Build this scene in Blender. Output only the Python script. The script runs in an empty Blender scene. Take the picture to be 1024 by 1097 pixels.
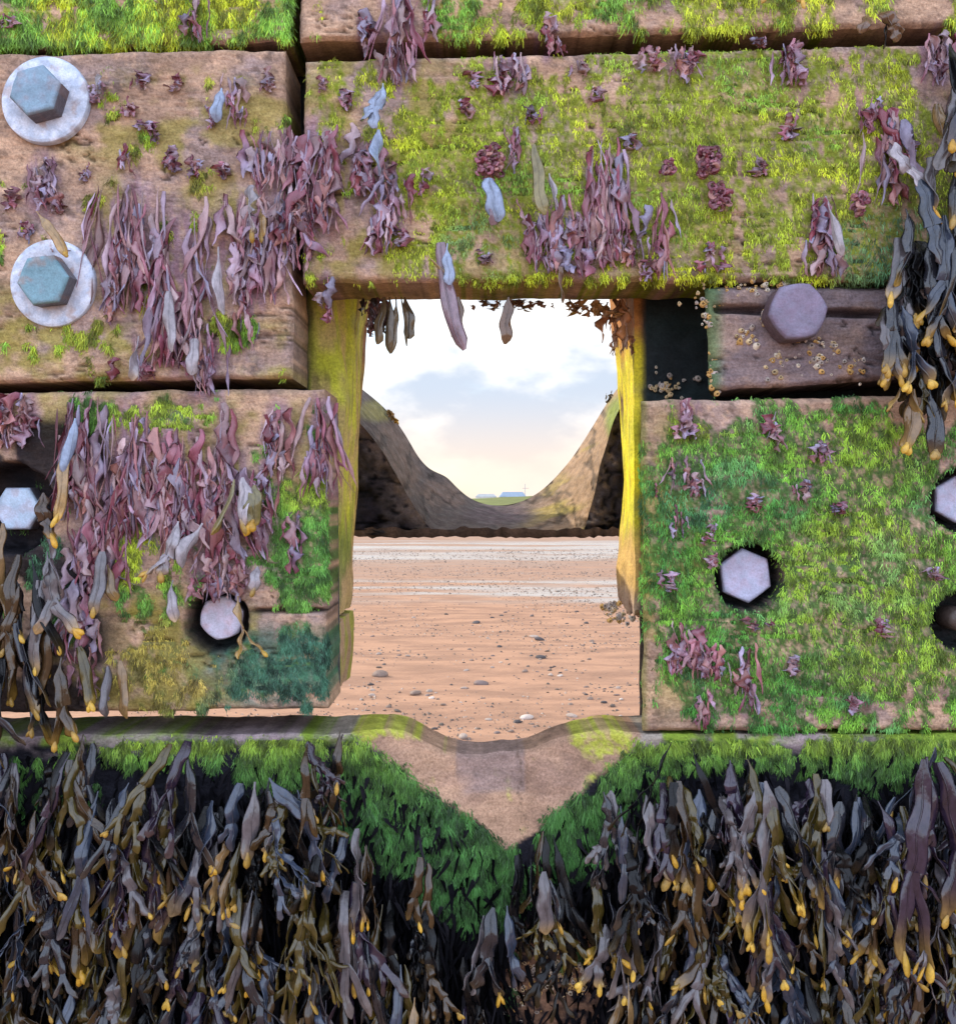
import bpy, math
import numpy as np
R = math.radians
PI = math.pi
scene = bpy.context.scene
COL = scene.collection
H = 1.15                      # eye height above the sand
D0, F = 1.1, 1100.0           # distance camera - groyne face (m), focal length in photo pixels
CX, CY = 512.0, 540.0

def P(px, py, dep=0.0):
    k = (D0 + dep) / F
    return np.stack([(np.asarray(px, float) - CX) * k + 0 * np.asarray(py, float),
                     np.zeros_like(np.asarray(px, float) + np.asarray(py, float)) + dep,
                     H + (CY - np.asarray(py, float)) * k + 0 * np.asarray(px, float)], -1)

# ------------------------------------------------------------------ noise
def _h(ix, iy, s):
    n = (ix.astype(np.int64) * 374761393 + iy.astype(np.int64) * 668265263 + s * 1442695041) & 0xFFFFFFFF
    n = ((n ^ (n >> 13)) * 1274126177) & 0xFFFFFFFF
    n = n ^ (n >> 16)
    return (n & 0xFFFFFF) / float(0xFFFFFF)
def vn(x, y, s=0):
    x = np.asarray(x, float); y = np.asarray(y, float)
    ix = np.floor(x); iy = np.floor(y); fx = x - ix; fy = y - iy
    fx = fx * fx * (3 - 2 * fx); fy = fy * fy * (3 - 2 * fy)
    a = _h(ix, iy, s); b = _h(ix + 1, iy, s); c = _h(ix, iy + 1, s); d = _h(ix + 1, iy + 1, s)
    return (a * (1 - fx) + b * fx) * (1 - fy) + (c * (1 - fx) + d * fx) * fy
def fbm(x, y, s=0, o=4):
    t = 0; a = .5; n = 0
    for i in range(o):
        t = t + a * vn(np.asarray(x) * 2 ** i, np.asarray(y) * 2 ** i, s + 17 * i); n += a; a *= .5
    return t / n
def ss(a, b, x):
    t = np.clip((x - a) / (b - a), 0, 1); return t * t * (3 - 2 * t)
def mix(a, b, t):
    t = np.asarray(t)[..., None]; return np.asarray(a) * (1 - t) + np.asarray(b) * t

# ------------------------------------------------------------------ mesh accumulator
class Acc:
    def __init__(s): s.v = []; s.q = []; s.c = []; s.n = 0
    def add(s, v, q, c):
        v = np.asarray(v, float).reshape(-1, 3); q = np.asarray(q, np.int64).reshape(-1, 4)
        c = np.asarray(c, float)
        if c.ndim == 1: c = np.broadcast_to(c, (len(v), 3))
        s.v.append(v); s.q.append(q + s.n); s.c.append(c.reshape(-1, 3)); s.n += len(v)
    def grid(s, pts, c):
        a, b = pts.shape[:2]
        i = np.arange(a * b).reshape(a, b)
        q = np.stack([i[:-1, :-1], i[1:, :-1], i[1:, 1:], i[:-1, 1:]], -1)
        c = np.asarray(c, float)
        if c.ndim == 3: c = c.reshape(-1, 3)
        s.add(pts, q, c)
    def data(s, name, smooth=True):
        v = np.concatenate(s.v); q = np.concatenate(s.q); c = np.concatenate(s.c)
        me = bpy.data.meshes.new(name)
        me.vertices.add(len(v)); me.vertices.foreach_set('co', v.astype(np.float32).ravel())
        me.loops.add(q.size); me.loops.foreach_set('vertex_index', q.astype(np.int32).ravel())
        me.polygons.add(len(q)); me.polygons.foreach_set('loop_start', (np.arange(len(q)) * 4).astype(np.int32))
        at = me.color_attributes.new('Col', 'FLOAT_COLOR', 'POINT')
        at.data.foreach_set('color', np.concatenate([c, np.ones((len(c), 1))], 1).astype(np.float32).ravel())
        me.update(calc_edges=True)
        me.polygons.foreach_set('use_smooth', np.full(len(q), smooth))
        me.validate()
        return me
    def build(s, name, mat, parent=None, smooth=True, loc=None):
        if loc is not None: s.v = [x - np.asarray(loc) for x in s.v]
        me = s.data(name, smooth); me.materials.append(mat)
        o = bpy.data.objects.new(name, me); COL.objects.link(o)
        if loc is not None: o.location = tuple(map(float, loc))
        if parent is not None: o.parent = parent
        return o

def tag(o, label=None, cat=None, group=None, kind=None):
    if label: o['label'] = label
    if cat: o['category'] = cat
    if group: o['group'] = group
    if kind: o['kind'] = kind
    return o
def empty(name, loc):
    o = bpy.data.objects.new(name, None); o.empty_display_size = .02
    o.location = tuple(map(float, loc)); COL.objects.link(o); return o

def sweep(acc, path, side, nor, w, th, col, K=6, cup=0.0):
    N = len(path); a = np.arange(K) / K * 2 * PI
    ca, sa = np.cos(a), np.sin(a)
    cup = np.broadcast_to(np.asarray(cup, float), (N,))[:, None, None]
    w = np.asarray(w)[:, None, None]; th = np.asarray(th)[:, None, None]
    v = path[:, None, :] + side[:, None, :] * w * ca[None, :, None] + nor[:, None, :] * (th * sa[None, :, None] - cup * w * (ca ** 2)[None, :, None])
    i = np.arange(N * K).reshape(N, K); j = np.roll(i, -1, 1)
    q = np.stack([i[:-1], j[:-1], j[1:], i[1:]], -1)
    c = np.repeat(np.asarray(col).reshape(-1, 3) if np.asarray(col).ndim == 2 else np.broadcast_to(col, (N, 3)), K, 0)
    acc.add(v, q, c)

# ------------------------------------------------------------------ materials
def nodes(m):
    m.use_nodes = True; nt = m.node_tree; nt.nodes.clear(); return nt, nt.nodes, nt.links
def vc_mat(name, rough=(.5, .8), spec=.5, nscale=120, nstretch=(1, 1, 1), namp=.35, bump=.3, bdist=.002, bscale=200, sss=0, coat=0, trans=0, fine=0):
    m = bpy.data.materials.new(name); nt, N, L = nodes(m)
    out = N.new('ShaderNodeOutputMaterial'); b = N.new('ShaderNodeBsdfPrincipled')
    at = N.new('ShaderNodeAttribute'); at.attribute_name = 'Col'
    tc = N.new('ShaderNodeNewGeometry'); mp = N.new('ShaderNodeMapping'); mp.inputs['Scale'].default_value = nstretch
    L.new(tc.outputs['Position'], mp.inputs['Vector'])
    n = N.new('ShaderNodeTexNoise'); n.inputs['Scale'].default_value = nscale; n.inputs['Detail'].default_value = 5; n.inputs['Roughness'].default_value = .65
    L.new(mp.outputs['Vector'], n.inputs['Vector'])
    mr = N.new('ShaderNodeMapRange'); mr.inputs['From Min'].default_value = .3; mr.inputs['From Max'].default_value = .7
    mr.inputs['To Min'].default_value = 1 - namp; mr.inputs['To Max'].default_value = 1 + namp
    L.new(n.outputs['Fac'], mr.inputs['Value'])
    mu = N.new('ShaderNodeMix'); mu.data_type = 'RGBA'; mu.blend_type = 'MULTIPLY'; mu.inputs[0].default_value = 1
    L.new(at.outputs['Color'], mu.inputs[6]); L.new(mr.outputs['Result'], mu.inputs[7])
    col = mu.outputs[2]
    if fine:
        n3 = N.new('ShaderNodeTexNoise'); n3.inputs['Scale'].default_value = nscale * 9; n3.inputs['Detail'].default_value = 6; n3.inputs['Roughness'].default_value = .75
        L.new(tc.outputs['Position'], n3.inputs['Vector'])
        m3 = N.new('ShaderNodeMapRange'); m3.inputs['From Min'].default_value = .35; m3.inputs['From Max'].default_value = .65; m3.inputs['To Min'].default_value = 1 - fine; m3.inputs['To Max'].default_value = 1 + fine
        L.new(n3.outputs['Fac'], m3.inputs['Value'])
        u3 = N.new('ShaderNodeMix'); u3.data_type = 'RGBA'; u3.blend_type = 'MULTIPLY'; u3.inputs[0].default_value = 1; L.new(col, u3.inputs[6]); L.new(m3.outputs['Result'], u3.inputs[7]); col = u3.outputs[2]
    L.new(col, b.inputs['Base Color'])
    r = N.new('ShaderNodeMapRange'); r.inputs['From Min'].default_value = .3; r.inputs['From Max'].default_value = .7
    r.inputs['To Min'].default_value = rough[0]; r.inputs['To Max'].default_value = rough[1]
    n2 = N.new('ShaderNodeTexNoise'); n2.inputs['Scale'].default_value = bscale; n2.inputs['Detail'].default_value = 4
    L.new(mp.outputs['Vector'], n2.inputs['Vector']); L.new(n2.outputs['Fac'], r.inputs['Value']); L.new(r.outputs['Result'], b.inputs['Roughness'])
    b.inputs['Specular IOR Level'].default_value = spec
    if coat: b.inputs['Coat Weight'].default_value = coat; b.inputs['Coat Roughness'].default_value = .15
    if bump and fine:
        ad = N.new('ShaderNodeMath'); ad.operation = 'MULTIPLY_ADD'; ad.inputs[1].default_value = .5; L.new(n3.outputs['Fac'], ad.inputs[0]); L.new(n2.outputs['Fac'], ad.inputs[2])
    if bump:
        bp = N.new('ShaderNodeBump'); bp.inputs['Strength'].default_value = bump; bp.inputs['Distance'].default_value = bdist
        L.new(ad.outputs[0] if fine else n2.outputs['Fac'], bp.inputs['Height']); L.new(bp.outputs['Normal'], b.inputs['Normal'])
    last = b.outputs[0]
    if trans:
        t = N.new('ShaderNodeBsdfTranslucent'); L.new(col, t.inputs['Color'])
        x = N.new('ShaderNodeMixShader'); x.inputs[0].default_value = trans; L.new(b.outputs[0], x.inputs[1]); L.new(t.outputs[0], x.inputs[2]); last = x.outputs[0]
    L.new(last, out.inputs['Surface']); return m

M_wood = vc_mat('weathered_wood', (.6, .9), .11, 40, (.6, 1, 1.5), .30, .6, .004, 130, fine=.32)
M_end = vc_mat('worn_end_grain', (.5, .85), .35, 60, (1.6, 1.6, .5), .25, .45, .003, 160, fine=.22)
M_worn = vc_mat('sea_worn_wood', (.55, .9), .2, 34, (1, 1, 1), .3, .6, .006, 60, fine=.3)
M_turf = vc_mat('green_algae', (.45, .75), .4, 60, (1, 1, 1), .25, 0, .001, 300, trans=.2)
M_purple = vc_mat('dried_purple_weed', (.22, .5), .6, 160, (1, 1, .4), .3, .35, .0012, 420, trans=.12)
M_wrack = vc_mat('wet_wrack', (.06, .22), .56, 140, (1, 1, .6), .4, .32, .0016, 190)
M_shade = vc_mat('shaded_wrack', (.12, .4), .22, 140, (1, 1, .6), .3, .3, .0014, 190)  # duller wrack copy for deep fronds, whose near-black colour holds the shade
M_base = vc_mat('gap_black_wood', (.6, .9), .03, 40, (.6, 1, 1.5), .30, .6, .004, 130, fine=.32)  # bottom plank: low gloss keeps the painted gap shade black
M_mat = vc_mat('gap_shade_wrack', (.4, .7), .015, 140, (1, 1, .6), .3, 0, .001, 300)
M_tip = vc_mat('swollen_tip', (.3, .55), .5, 260, (1, 1, 1), .25, .4, .001, 600, trans=.1)
M_zinc = vc_mat('galvanised_metal', (.35, .7), .5, 55, (1, 1, 1), .22, .5, .0015, 240, fine=.16)
M_barn = vc_mat('barnacle_shell', (.6, .9), .3, 200, (1, 1, 1), .25, .3, .001, 500)
M_stone = vc_mat('beach_stone', (.55, .85), .35, 18, (1, 1, 1), .3, .5, .006, 60)
M_hill = vc_mat('dune_grass', (.8, .95), .2, .2, (1, 1, 1), .3, 0, .01, 1)
M_paint = vc_mat('painted_wall', (.6, .8), .3, 1.5, (1, 1, 1), .1, 0, .01, 8)

# ------------------------------------------------------------------ colours (linear)
WOOD = np.array((.45, .295, .200)); WOOD2 = np.array((.33, .22, .16)); WOODP = np.array((.29, .225, .235)); WOODD = np.array((.11, .075, .06))
OLIVE = np.array((.34, .29, .06)); BLACK = np.array((.008, .008, .011))
YG = np.array((.52, .57, .03)); YG2 = np.array((.30, .38, .025)); GR = np.array((.19, .38, .05)); GR2 = np.array((.09, .25, .045)); TEAL = np.array((.055, .19, .12)); TEALD = np.array((.035, .11, .08))
DGR = np.array((.05, .17, .04))

groyne = empty('timber_groyne', (0, 0, 0))
tag(groyne, 'old timber breakwater of bolted planks with a square opening, covered in green algae', 'breakwater')

def ell(px, py, L):
    d = np.zeros_like(px)
    for cx, cy, rx, ry, s in L:
        r = np.sqrt(((px - cx) / rx) ** 2 + ((py - cy) / ry) ** 2)
        d = np.maximum(d, s * ss(1.25, .65, r))
    return d
def polyint(pts):
    a = np.array(pts, float); return lambda x: np.interp(x, a[:, 0], a[:, 1])

def plank(top, bot, xl, xr, thick, colf, depf=None, seed=0, step=2.6, rnd=6.5, left_in=0, label=None, base=0.0, mat=None, wob=2.2, crk=None):
    """front face as a relief, with walls and a back; top/bot: functions of px; xl/xr: (x at top, x at bottom)"""
    top = polyint(top) if not callable(top) else top; bot = polyint(bot) if not callable(bot) else bot
    W = max(xr) - min(xl); Hh = float(np.max(bot(np.linspace(min(xl), max(xr), 9)) - top(np.linspace(min(xl), max(xr), 9))))
    nx = max(8, int(W / step)); nz = max(8, int(Hh / step))
    u = np.linspace(0, 1, nx)[None, :]; v = np.linspace(0, 1, nz)[:, None]
    px = (xl[0] * (1 - v) + xl[1] * v) * (1 - u) + (xr[0] * (1 - v) + xr[1] * v) * u
    t, b = top(px), bot(px)
    py = t * (1 - v) + b * v
    e = np.minimum(np.minimum(u * W, (1 - u) * W), np.minimum(v * Hh, (1 - v) * Hh)) + 0 * px
    px = px + (fbm(py / 28, u * 3 + 0 * py, seed + 1) - .5) * wob * 2 * ss(20, 0, np.minimum(u, 1 - u) * W)
    py = py + (fbm(px / 30, v * 3 + 0 * px, seed + 2) - .5) * wob * 2 * ss(20, 0, np.minimum(v, 1 - v) * Hh)
    r = rnd * (.6 + .9 * fbm(px / 45, py / 45, seed + 3))
    k = np.clip(e / r, 0, 1)
    dep = base + (r - np.sqrt(np.maximum(r * r - (r * (1 - k)) ** 2, 0))) * .001
    dep = dep + (fbm(px / 110, py / 34, seed + 4, 5) - .5) * .0055 + (fbm(px / 60, py / 60, seed + 5) - .5) * .008
    g = fbm(px / 160, py / 5, seed + 6, 3); crack = .45 * ss(.70, .80, g)
    crack = crack * crk(px, py) if crk else crack
    hl = ss(.016, .004, np.abs(fbm(px / 120, py / 15, seed + 7, 4) - .5)) * ss(.50, .62, fbm(px / 90, py / 50, seed + 8, 3)); hl = hl * (crk(px, py) if crk else 1)
    crack = np.maximum(crack, 1.3 * hl)
    dep = dep + crack * .003
    if depf is not None: dep = dep + depf(px, py)
    pts = P(px, py, 0.0); kk = (D0 + dep) / D0
    pts[..., 1] = dep                          # relief pushed straight back, not along the view
    c = colf(px, py, dep); c = c * (1 - .45 * crack[..., None])
    A = Acc(); A.grid(pts, c)
    # walls
    def wall(line, cl, back_dx=0, flip=False):
        rows = []
        for q in np.linspace(0, 1, 4):
            l = line.copy(); l[:, 1] = line[:, 1] * (1 - q) + (base + thick) * q; l[:, 0] += back_dx * q
            if left_in and not back_dx: l[:, 0] = np.maximum(l[:, 0], pts[:, 0, 0].mean() + left_in * q)
            rows.append(l)
        w = np.stack(rows, 0)
        cw = np.broadcast_to(cl, (4,) + cl.shape) * (.55 + .9 * fbm(line[None, :, 0] * 160 + line[None, :, 2] * 160, np.arange(4)[:, None] * 2.7 + 0 * line[None, :, 0], seed + 40, 3))[..., None]
        A.grid(w[::-1] if flip else w, cw)
    wall(pts[0], c[0] * .8, flip=True); wall(pts[-1], c[-1] * .8); wall(pts[:, 0], c[:, 0] * .9, left_in); wall(pts[:, -1], c[:, -1] * .9, flip=True)
    bk = np.stack([pts[0], pts[-1]], 0).copy(); bk[..., 1] = base + thick; bk[..., 0] = np.maximum(bk[..., 0], pts[:1, 0, 0].max() + left_in) if left_in else bk[..., 0]
    A.grid(bk[::-1], np.full(bk.shape, .08))
    o = A.build('plank', mat or M_wood, groyne)
    if label: o['label'] = label
    return o, px, py, pts

def turf(parent, px, py, pts, dens, cols, n, seed, ln=(7, 16), wd=(.28, .6), out=.45, name='algae_turf', mat=None, mult=1.9):
    n = int(n * mult); rng = np.random.default_rng(seed)
    d = dens.ravel().copy(); d[~np.isfinite(d)] = 0; d = np.maximum(d - .04, 0)
    idx = rng.choice(len(d), n, p=d / d.sum())
    fx = px.ravel()[idx]; fy = py.ravel()[idx]
    b = pts.reshape(-1, 3)[idx] + rng.normal(0, .0014, (n, 3)) * (1, 0, 1); b[:, 1] += .0012
    cl = fbm(fx / 9, fy / 15, seed + 3, 3)           # clumps
    big = fbm(fx / 60, fy / 60, seed + 4, 3)
    L = (ln[0] + (ln[1] - ln[0]) * rng.random(n)) * .001 * (.55 + .9 * cl) * (.5 + .6 * np.clip(d[idx] * 1.5, 0, 1))
    lean = (fbm(fx / 16, fy / 24, seed + 5, 2) - .5) * 1.3 + rng.normal(0, .42, n)
    o_ = out * (.35 + 1.3 * rng.random(n)) * (.5 + cl)
    d1 = np.stack([lean, -o_ * 1.6, -np.ones(n) * .8], 1); d1 /= np.linalg.norm(d1, axis=1)[:, None]
    d2 = np.stack([lean * .7 + rng.normal(0, .3, n), -o_ * .35, -np.ones(n)], 1); d2 /= np.linalg.norm(d2, axis=1)[:, None]
    w = (wd[0] + (wd[1] - wd[0]) * rng.random(n)) * .001
    sd = np.stack([np.ones(n), rng.normal(0, .7, n), rng.normal(0, .5, n)], 1); sd /= np.linalg.norm(sd, axis=1)[:, None]; sd *= w[:, None]
    m_ = b + d1 * (L * .45)[:, None]; e = m_ + d2 * (L * .55)[:, None]
    v = np.stack([b - sd, b + sd, m_ - sd * 1.1, m_ + sd * 1.1, e - sd * .4, e + sd * .4], 1)
    i = np.arange(n)[:, None] * 6
    q = np.stack([np.concatenate([i, i + 1, i + 3, i + 2], 1), np.concatenate([i + 2, i + 3, i + 5, i + 4], 1)], 1).reshape(-1, 4)
    c = cols(fx, fy, cl, big, rng, n)
    c = c * ((.7 + .6 * rng.random(n)) * (.34 + 1.3 * ss(.28, .72, fbm(fx / 5, fy / 8, seed + 8, 3))))[:, None]
    A = Acc(); A.add(v.reshape(-1, 3), q, np.repeat(c, 6, 0))
    o = A.build(name, mat or M_turf, parent); o['kind'] = 'stuff'
    return o

def ramp3(a, b, c_):
    def f(fx, fy, cl, big, rng, n):
        t = np.clip(.5 + (big - .5) * 2.4 + rng.normal(0, .16, n), 0, 1)
        lo = mix(a, b, np.clip(t * 2, 0, 1)); return mix(lo, c_, np.clip(t * 2 - 1, 0, 1))
    return f

def wood_col(seed, olive=(), dark=(), purple=.5, green=None, gcol=GR2 * .7, extra=None):
    def f(px, py, dep):
        n = fbm(px / 90, py / 34, seed + 20, 6); n2 = fbm(px / 45, py / 40, seed + 21, 4); n3 = fbm(px / 16, py / 12, seed + 22, 3)
        c = mix(WOOD, WOOD2, ss(.38, .62, n)); c = mix(c, WOODP, purple * ss(.45, .7, n2)); c = mix(c, WOODD, .7 * ss(.60, .74, n3) * ss(.38, .58, n2)); sp = fbm(px / 5, py / 5, seed + 24, 2); c = mix(c, WOODD, .5 * ss(.66, .78, sp)); c = mix(c, WOOD * 1.25, .5 * ss(.36, .24, sp))
        c = mix(c, OLIVE * .8, np.clip(ell(px, py, olive) * ss(.36, .6, fbm(px / 30, py / 24, seed + 23, 4)) if len(olive) else 0 * px, 0, 1))
        fm_ = ell(px, py, FILM) * ss(.36, .60, fbm(px / 7, py / 22, seed + 28, 4)); c = mix(c, mix(np.array((.22, .11, .13)), np.array((.30, .21, .27)), fbm(px / 5, py / 18, seed + 29, 3)), fm_ * .9)
        if green is not None: gm = ss(.34, .56, fbm(px / 3.4, py / 5.5, seed + 26, 3)); c = mix(c, gcol * (.45 + 1.1 * fbm(px / 4, py / 7, seed + 27, 3))[..., None], np.clip(green(px, py) * (.35 + .6 * gm), 0, .92))
        if len(dark): c = mix(c, BLACK, np.clip(ell(px, py, dark) * 1.2 * ss(.25, .5, n2 + .12), 0, .97))
        if extra is not None: c = extra(px, py, c)
        return c
    return f

def dens_f(L, seed, thr=.42, sharp=.16, sx=26, sy=40):
    def f(px, py):
        b = np.zeros_like(px)
        for cx, cy, rx, ry, s_ in L:
            r = np.sqrt(((px - cx) / rx) ** 2 + ((py - cy) / ry) ** 2)
            b = np.maximum(b, s_ * ss(1.45, .45, r))
        n = fbm(px / sx, py / sy, seed, 4); h = fbm(px / 8, py / 12, seed + 9, 3)
        return ss(0, .24, b + (n - .5) * 1.7 + (h - .5) * 1.3 - thr - .10)
    return f
def holes(L):
    def f(px, py):
        d = 0 * px
        for cx, cy, r, dep in L:
            rr = np.hypot(px - cx, py - cy) + (fbm(px / 9, py / 9, 91, 2) - .5) * 5
            d = np.maximum(d, dep * ss(r + 1, r - 5, rr))
        return d
    return f
def holecol(L):
    def f(px, py, c):
        for cx, cy, r, dep in L:
            rr = np.hypot(px - cx, py - cy) + (fbm(px / 9, py / 9, 91, 2) - .5) * 5
            c = mix(c, BLACK * 1.5, .95 * ss(r + 5, r - 3, rr))
        return c
    return f

# ------------------------------------------------------------------ where the purple weed grows
# (x, top y, width, height, strips, label)
BIG = [
 (138, 198, 56, 135, 70, 'large mauve weed clump right of the lower washer bolt'),
 (118, 300, 20, 48, 14, 'short mauve strands hanging just right of the lower washer bolt'),
 (196, 232, 64, 160, 60, 'long mauve weed clump trailing down to the seam of the upper left plank'),
 (215, 345, 34, 78, 26, 'purple strands hanging over the dark seam below the upper left plank'),
 (268, 205, 70, 120, 62, 'mauve weed clump around a pale yellow frond on the upper left plank'),
 (262, 300, 22, 76, 12, 'thin pink strands under the clump with the pale yellow frond'),
 (296, 138, 46, 70, 34, 'purple weed at the upper end of the vertical seam'),
 (343, 130, 58, 120, 62, 'broad mauve weed mat just right of the vertical seam'),
 (318, 205, 34, 84, 40, 'purple weed hanging across the vertical seam beside the lintel'),
 (395, 150, 40, 60, 30, 'mauve weed left of the pale blue flap on the lintel plank'),
 (414, 185, 34, 88, 34, 'maroon weed under the pale blue flap on the lintel plank'),
 (428, -20, 40, 110, 46, 'mauve weed streaming from the top strip over the black seam'),
 (462, -14, 16, 60, 10, 'pale lilac strands beside the stream of weed on the top strip'),
 (206, -20, 22, 66, 16, 'dark pink weed hanging over the edge of the top left strip'),
 (390, 18, 18, 44, 10, 'small purple weed draped over the top seam'),
 (584, 12, 18, 50, 14, 'maroon weed draped over the middle of the top seam'),
 (545, 55, 52, 48, 30, 'flat lilac weed cap at the top edge of the lintel plank'),
 (594, 205, 52, 88, 52, 'thick purple weed clump above the middle of the opening'),
 (646, 148, 40, 130, 56, 'tall mauve weed clump right of the middle of the lintel plank'),
 (624, 212, 34, 84, 28, 'mauve weed between the two thick clumps above the opening'),
 (668, 236, 36, 50, 24, 'small mauve weed spilling right from the tall clump'),
 (711, 204, 22, 96, 16, 'narrow purple fronds near the right end of the opening'),
 (692, 276, 22, 26, 12, 'small pink tuft at the lower edge left of the narrow purple fronds'),
 (760, 258, 20, 34, 14, 'small maroon tuft at the lower edge above the dark recess'),
 (702, 46, 26, 34, 14, 'lilac tuft under the top seam, left of the brown paired flap'),
 (736, 48, 34, 42, 22, 'brownish paired weed flap under the top seam'),
 (815, 38, 24, 14, 8, 'flat pink scrap lying in the top seam'),
 (852, 38, 32, 54, 26, 'pinkish weed hanging from the top seam above the yellow-green algae'),
 (881, 206, 26, 90, 24, 'pink and tan hanging weed left of the small red lump'),
 (927, 98, 22, 46, 16, 'dark red weed near the right end of the lintel plank'),
 (950, 108, 28, 112, 26, 'long tan and lilac weed beside the dark red weed'),
 (1002, 32, 34, 60, 26, 'deep purple weed at the right end of the top seam'),
 (553, 132, 16, 54, 12, 'slim purple weed above the pale olive frond'),
 (450, 172, 16, 38, 9, 'lone pink tuft left of the curly maroon lump'),
 (20, 418, 40, 62, 40, 'mauve weed at the far left of the lower left plank'),
 (92, 425, 44, 130, 60, 'lilac and mauve weed mat below the seam on the left'),
 (140, 440, 60, 135, 74, 'dense purple weed curtain in the middle of the lower left plank'),
 (190, 455, 60, 140, 74, 'dense maroon weed curtain right of the middle of the lower left plank'),
 (237, 430, 18, 110, 16, 'single tall lilac ribbon clump above the countersunk bolt'),
 (240, 490, 62, 110, 58, 'purple weed mat left of the paired olive bladders'),
 (112, 545, 60, 92, 48, 'maroon weed under the yellow blade on the lower left plank'),
 (298, 436, 34, 78, 24, 'purple weed at the upper right of the lower left plank'),
 (285, 490, 24, 80, 18, 'thin maroon strands above the bright green patch'),
 (315, 545, 16, 68, 10, 'reddish ribbon hanging over the bright green patch'),
 (346, 424, 26, 108, 34, 'maroon weed hanging at the edge of the left post'),
 (236, 585, 56, 60, 42, 'purple weed just above the countersunk bolt'),
 (82, 620, 40, 90, 32, 'maroon weed above the dark wrack in the lower left corner'),
 (95, 690, 36, 60, 18, 'dark pink weed scrap low on the lower left plank'),
 (740, 426, 22, 44, 16, 'lilac weed hanging at the top left of the lower right plank'),
 (736, 486, 40, 46, 22, 'brown pink weed patch under the top left of the lower right plank'),
 (726, 536, 16, 40, 10, 'small tan weed near the left edge of the lower right plank'),
 (728, 664, 24, 58, 22, 'maroon weed left of the pair low on the lower right plank'),
 (752, 664, 22, 62, 22, 'purple weed in the middle of the low group on the lower right plank'),
 (772, 684, 16, 46, 12, 'short red weed at the right of the low group on the lower right plank'),
 (798, 688, 20, 76, 18, 'long pink weed under the countersunk bolt with its hexagon head'),
 (756, 732, 20, 50, 14, 'reddish weed on the bottom edge of the lower right plank'),
 (862, 512, 20, 28, 9, 'small faded tuft in the middle of the lower right plank'),
 (832, 440, 16, 44, 8, 'thin faded weed near the top of the lower right plank'),
 (349, 292, 16, 54, 10, 'pink weed hanging from the left corner of the lintel'),
 (154, 358, 26, 50, 14, 'small weed with an olive blade above the left seam'),
 (48, 168, 36, 60, 22, 'mauve weed between the two washer bolts'),
 (10, 8, 18, 22, 6, 'small tan scrap in the algae at the top left corner'),
]
FILM = [(x, y + h_ * .5, w_ * .62, h_ * .62, 1) for x, y, w_, h_, n_, l_ in BIG if h_ > 40]
# ------------------------------------------------------------------ planks
# top left strip, top right strip
g = dens_f([(80, 10, 260, 48, 1), (230, 22, 90, 30, .8)], 301, .40)
o, px, py, pts = plank([(-320, -170), (310, -170)], [(-320, 52), (0, 49), (310, 41)], (-320, -320), (312, 310), .1, wood_col(30, green=g, gcol=YG2 * .6), seed=30,
                       label='top left plank, fringed with bright green algae')
turf(o, px, py, pts, g(px, py) * ss(-120, -40, py), ramp3(GR, GR * 1.1, YG), 26000, 31, ln=(4, 11), out=.18)
g = dens_f([(740, -40, 330, 72, 1), (520, 10, 80, 40, .9), (1150, -40, 250, 72, .9)], 302, .42)
o, px, py, pts = plank([(316, -170), (1340, -170)], [(316, 43), (600, 38), (1024, 25), (1340, 16)], (318, 322), (1340, 1340), .1, wood_col(33, green=g, gcol=YG2 * .6), seed=33,
                       label='top right plank, fringed with bright green algae')
turf(o, px, py, pts, g(px, py) * ss(-120, -40, py), ramp3(GR, YG2, YG), 32000, 34, ln=(4, 10), out=.18)
# upper left plank with the two washer bolts
g = dens_f([(155, 155, 20, 22, .7), (100, 215, 14, 12, .9), (175, 260, 10, 26, .7), (290, 130, 30, 14, .6), (245, 350, 26, 22, .85), (60, 360, 60, 26, .45), (120, 115, 18, 18, .5), (230, 190, 40, 30, .35), (40, 245, 20, 14, .6)], 303, .45)
pl_ul, px, py, pts = plank([(-320, 62), (0, 56), (308, 50)], [(-320, 413), (0, 409), (314, 405)], (-320, -320), (305, 314), .1,
    wood_col(36, olive=[(80, 360, 160, 60, .8), (200, 130, 150, 60, .7), (190, 220, 90, 120, .7), (280, 380, 60, 40, .6)], purple=.6, green=g, gcol=OLIVE * .7), seed=36,
    label='upper left plank of bare tan wood with two washer bolts')
turf(pl_ul, px, py, pts, g(px, py), ramp3(OLIVE, YG2, GR), 7000, 37, ln=(4, 9))
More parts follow.
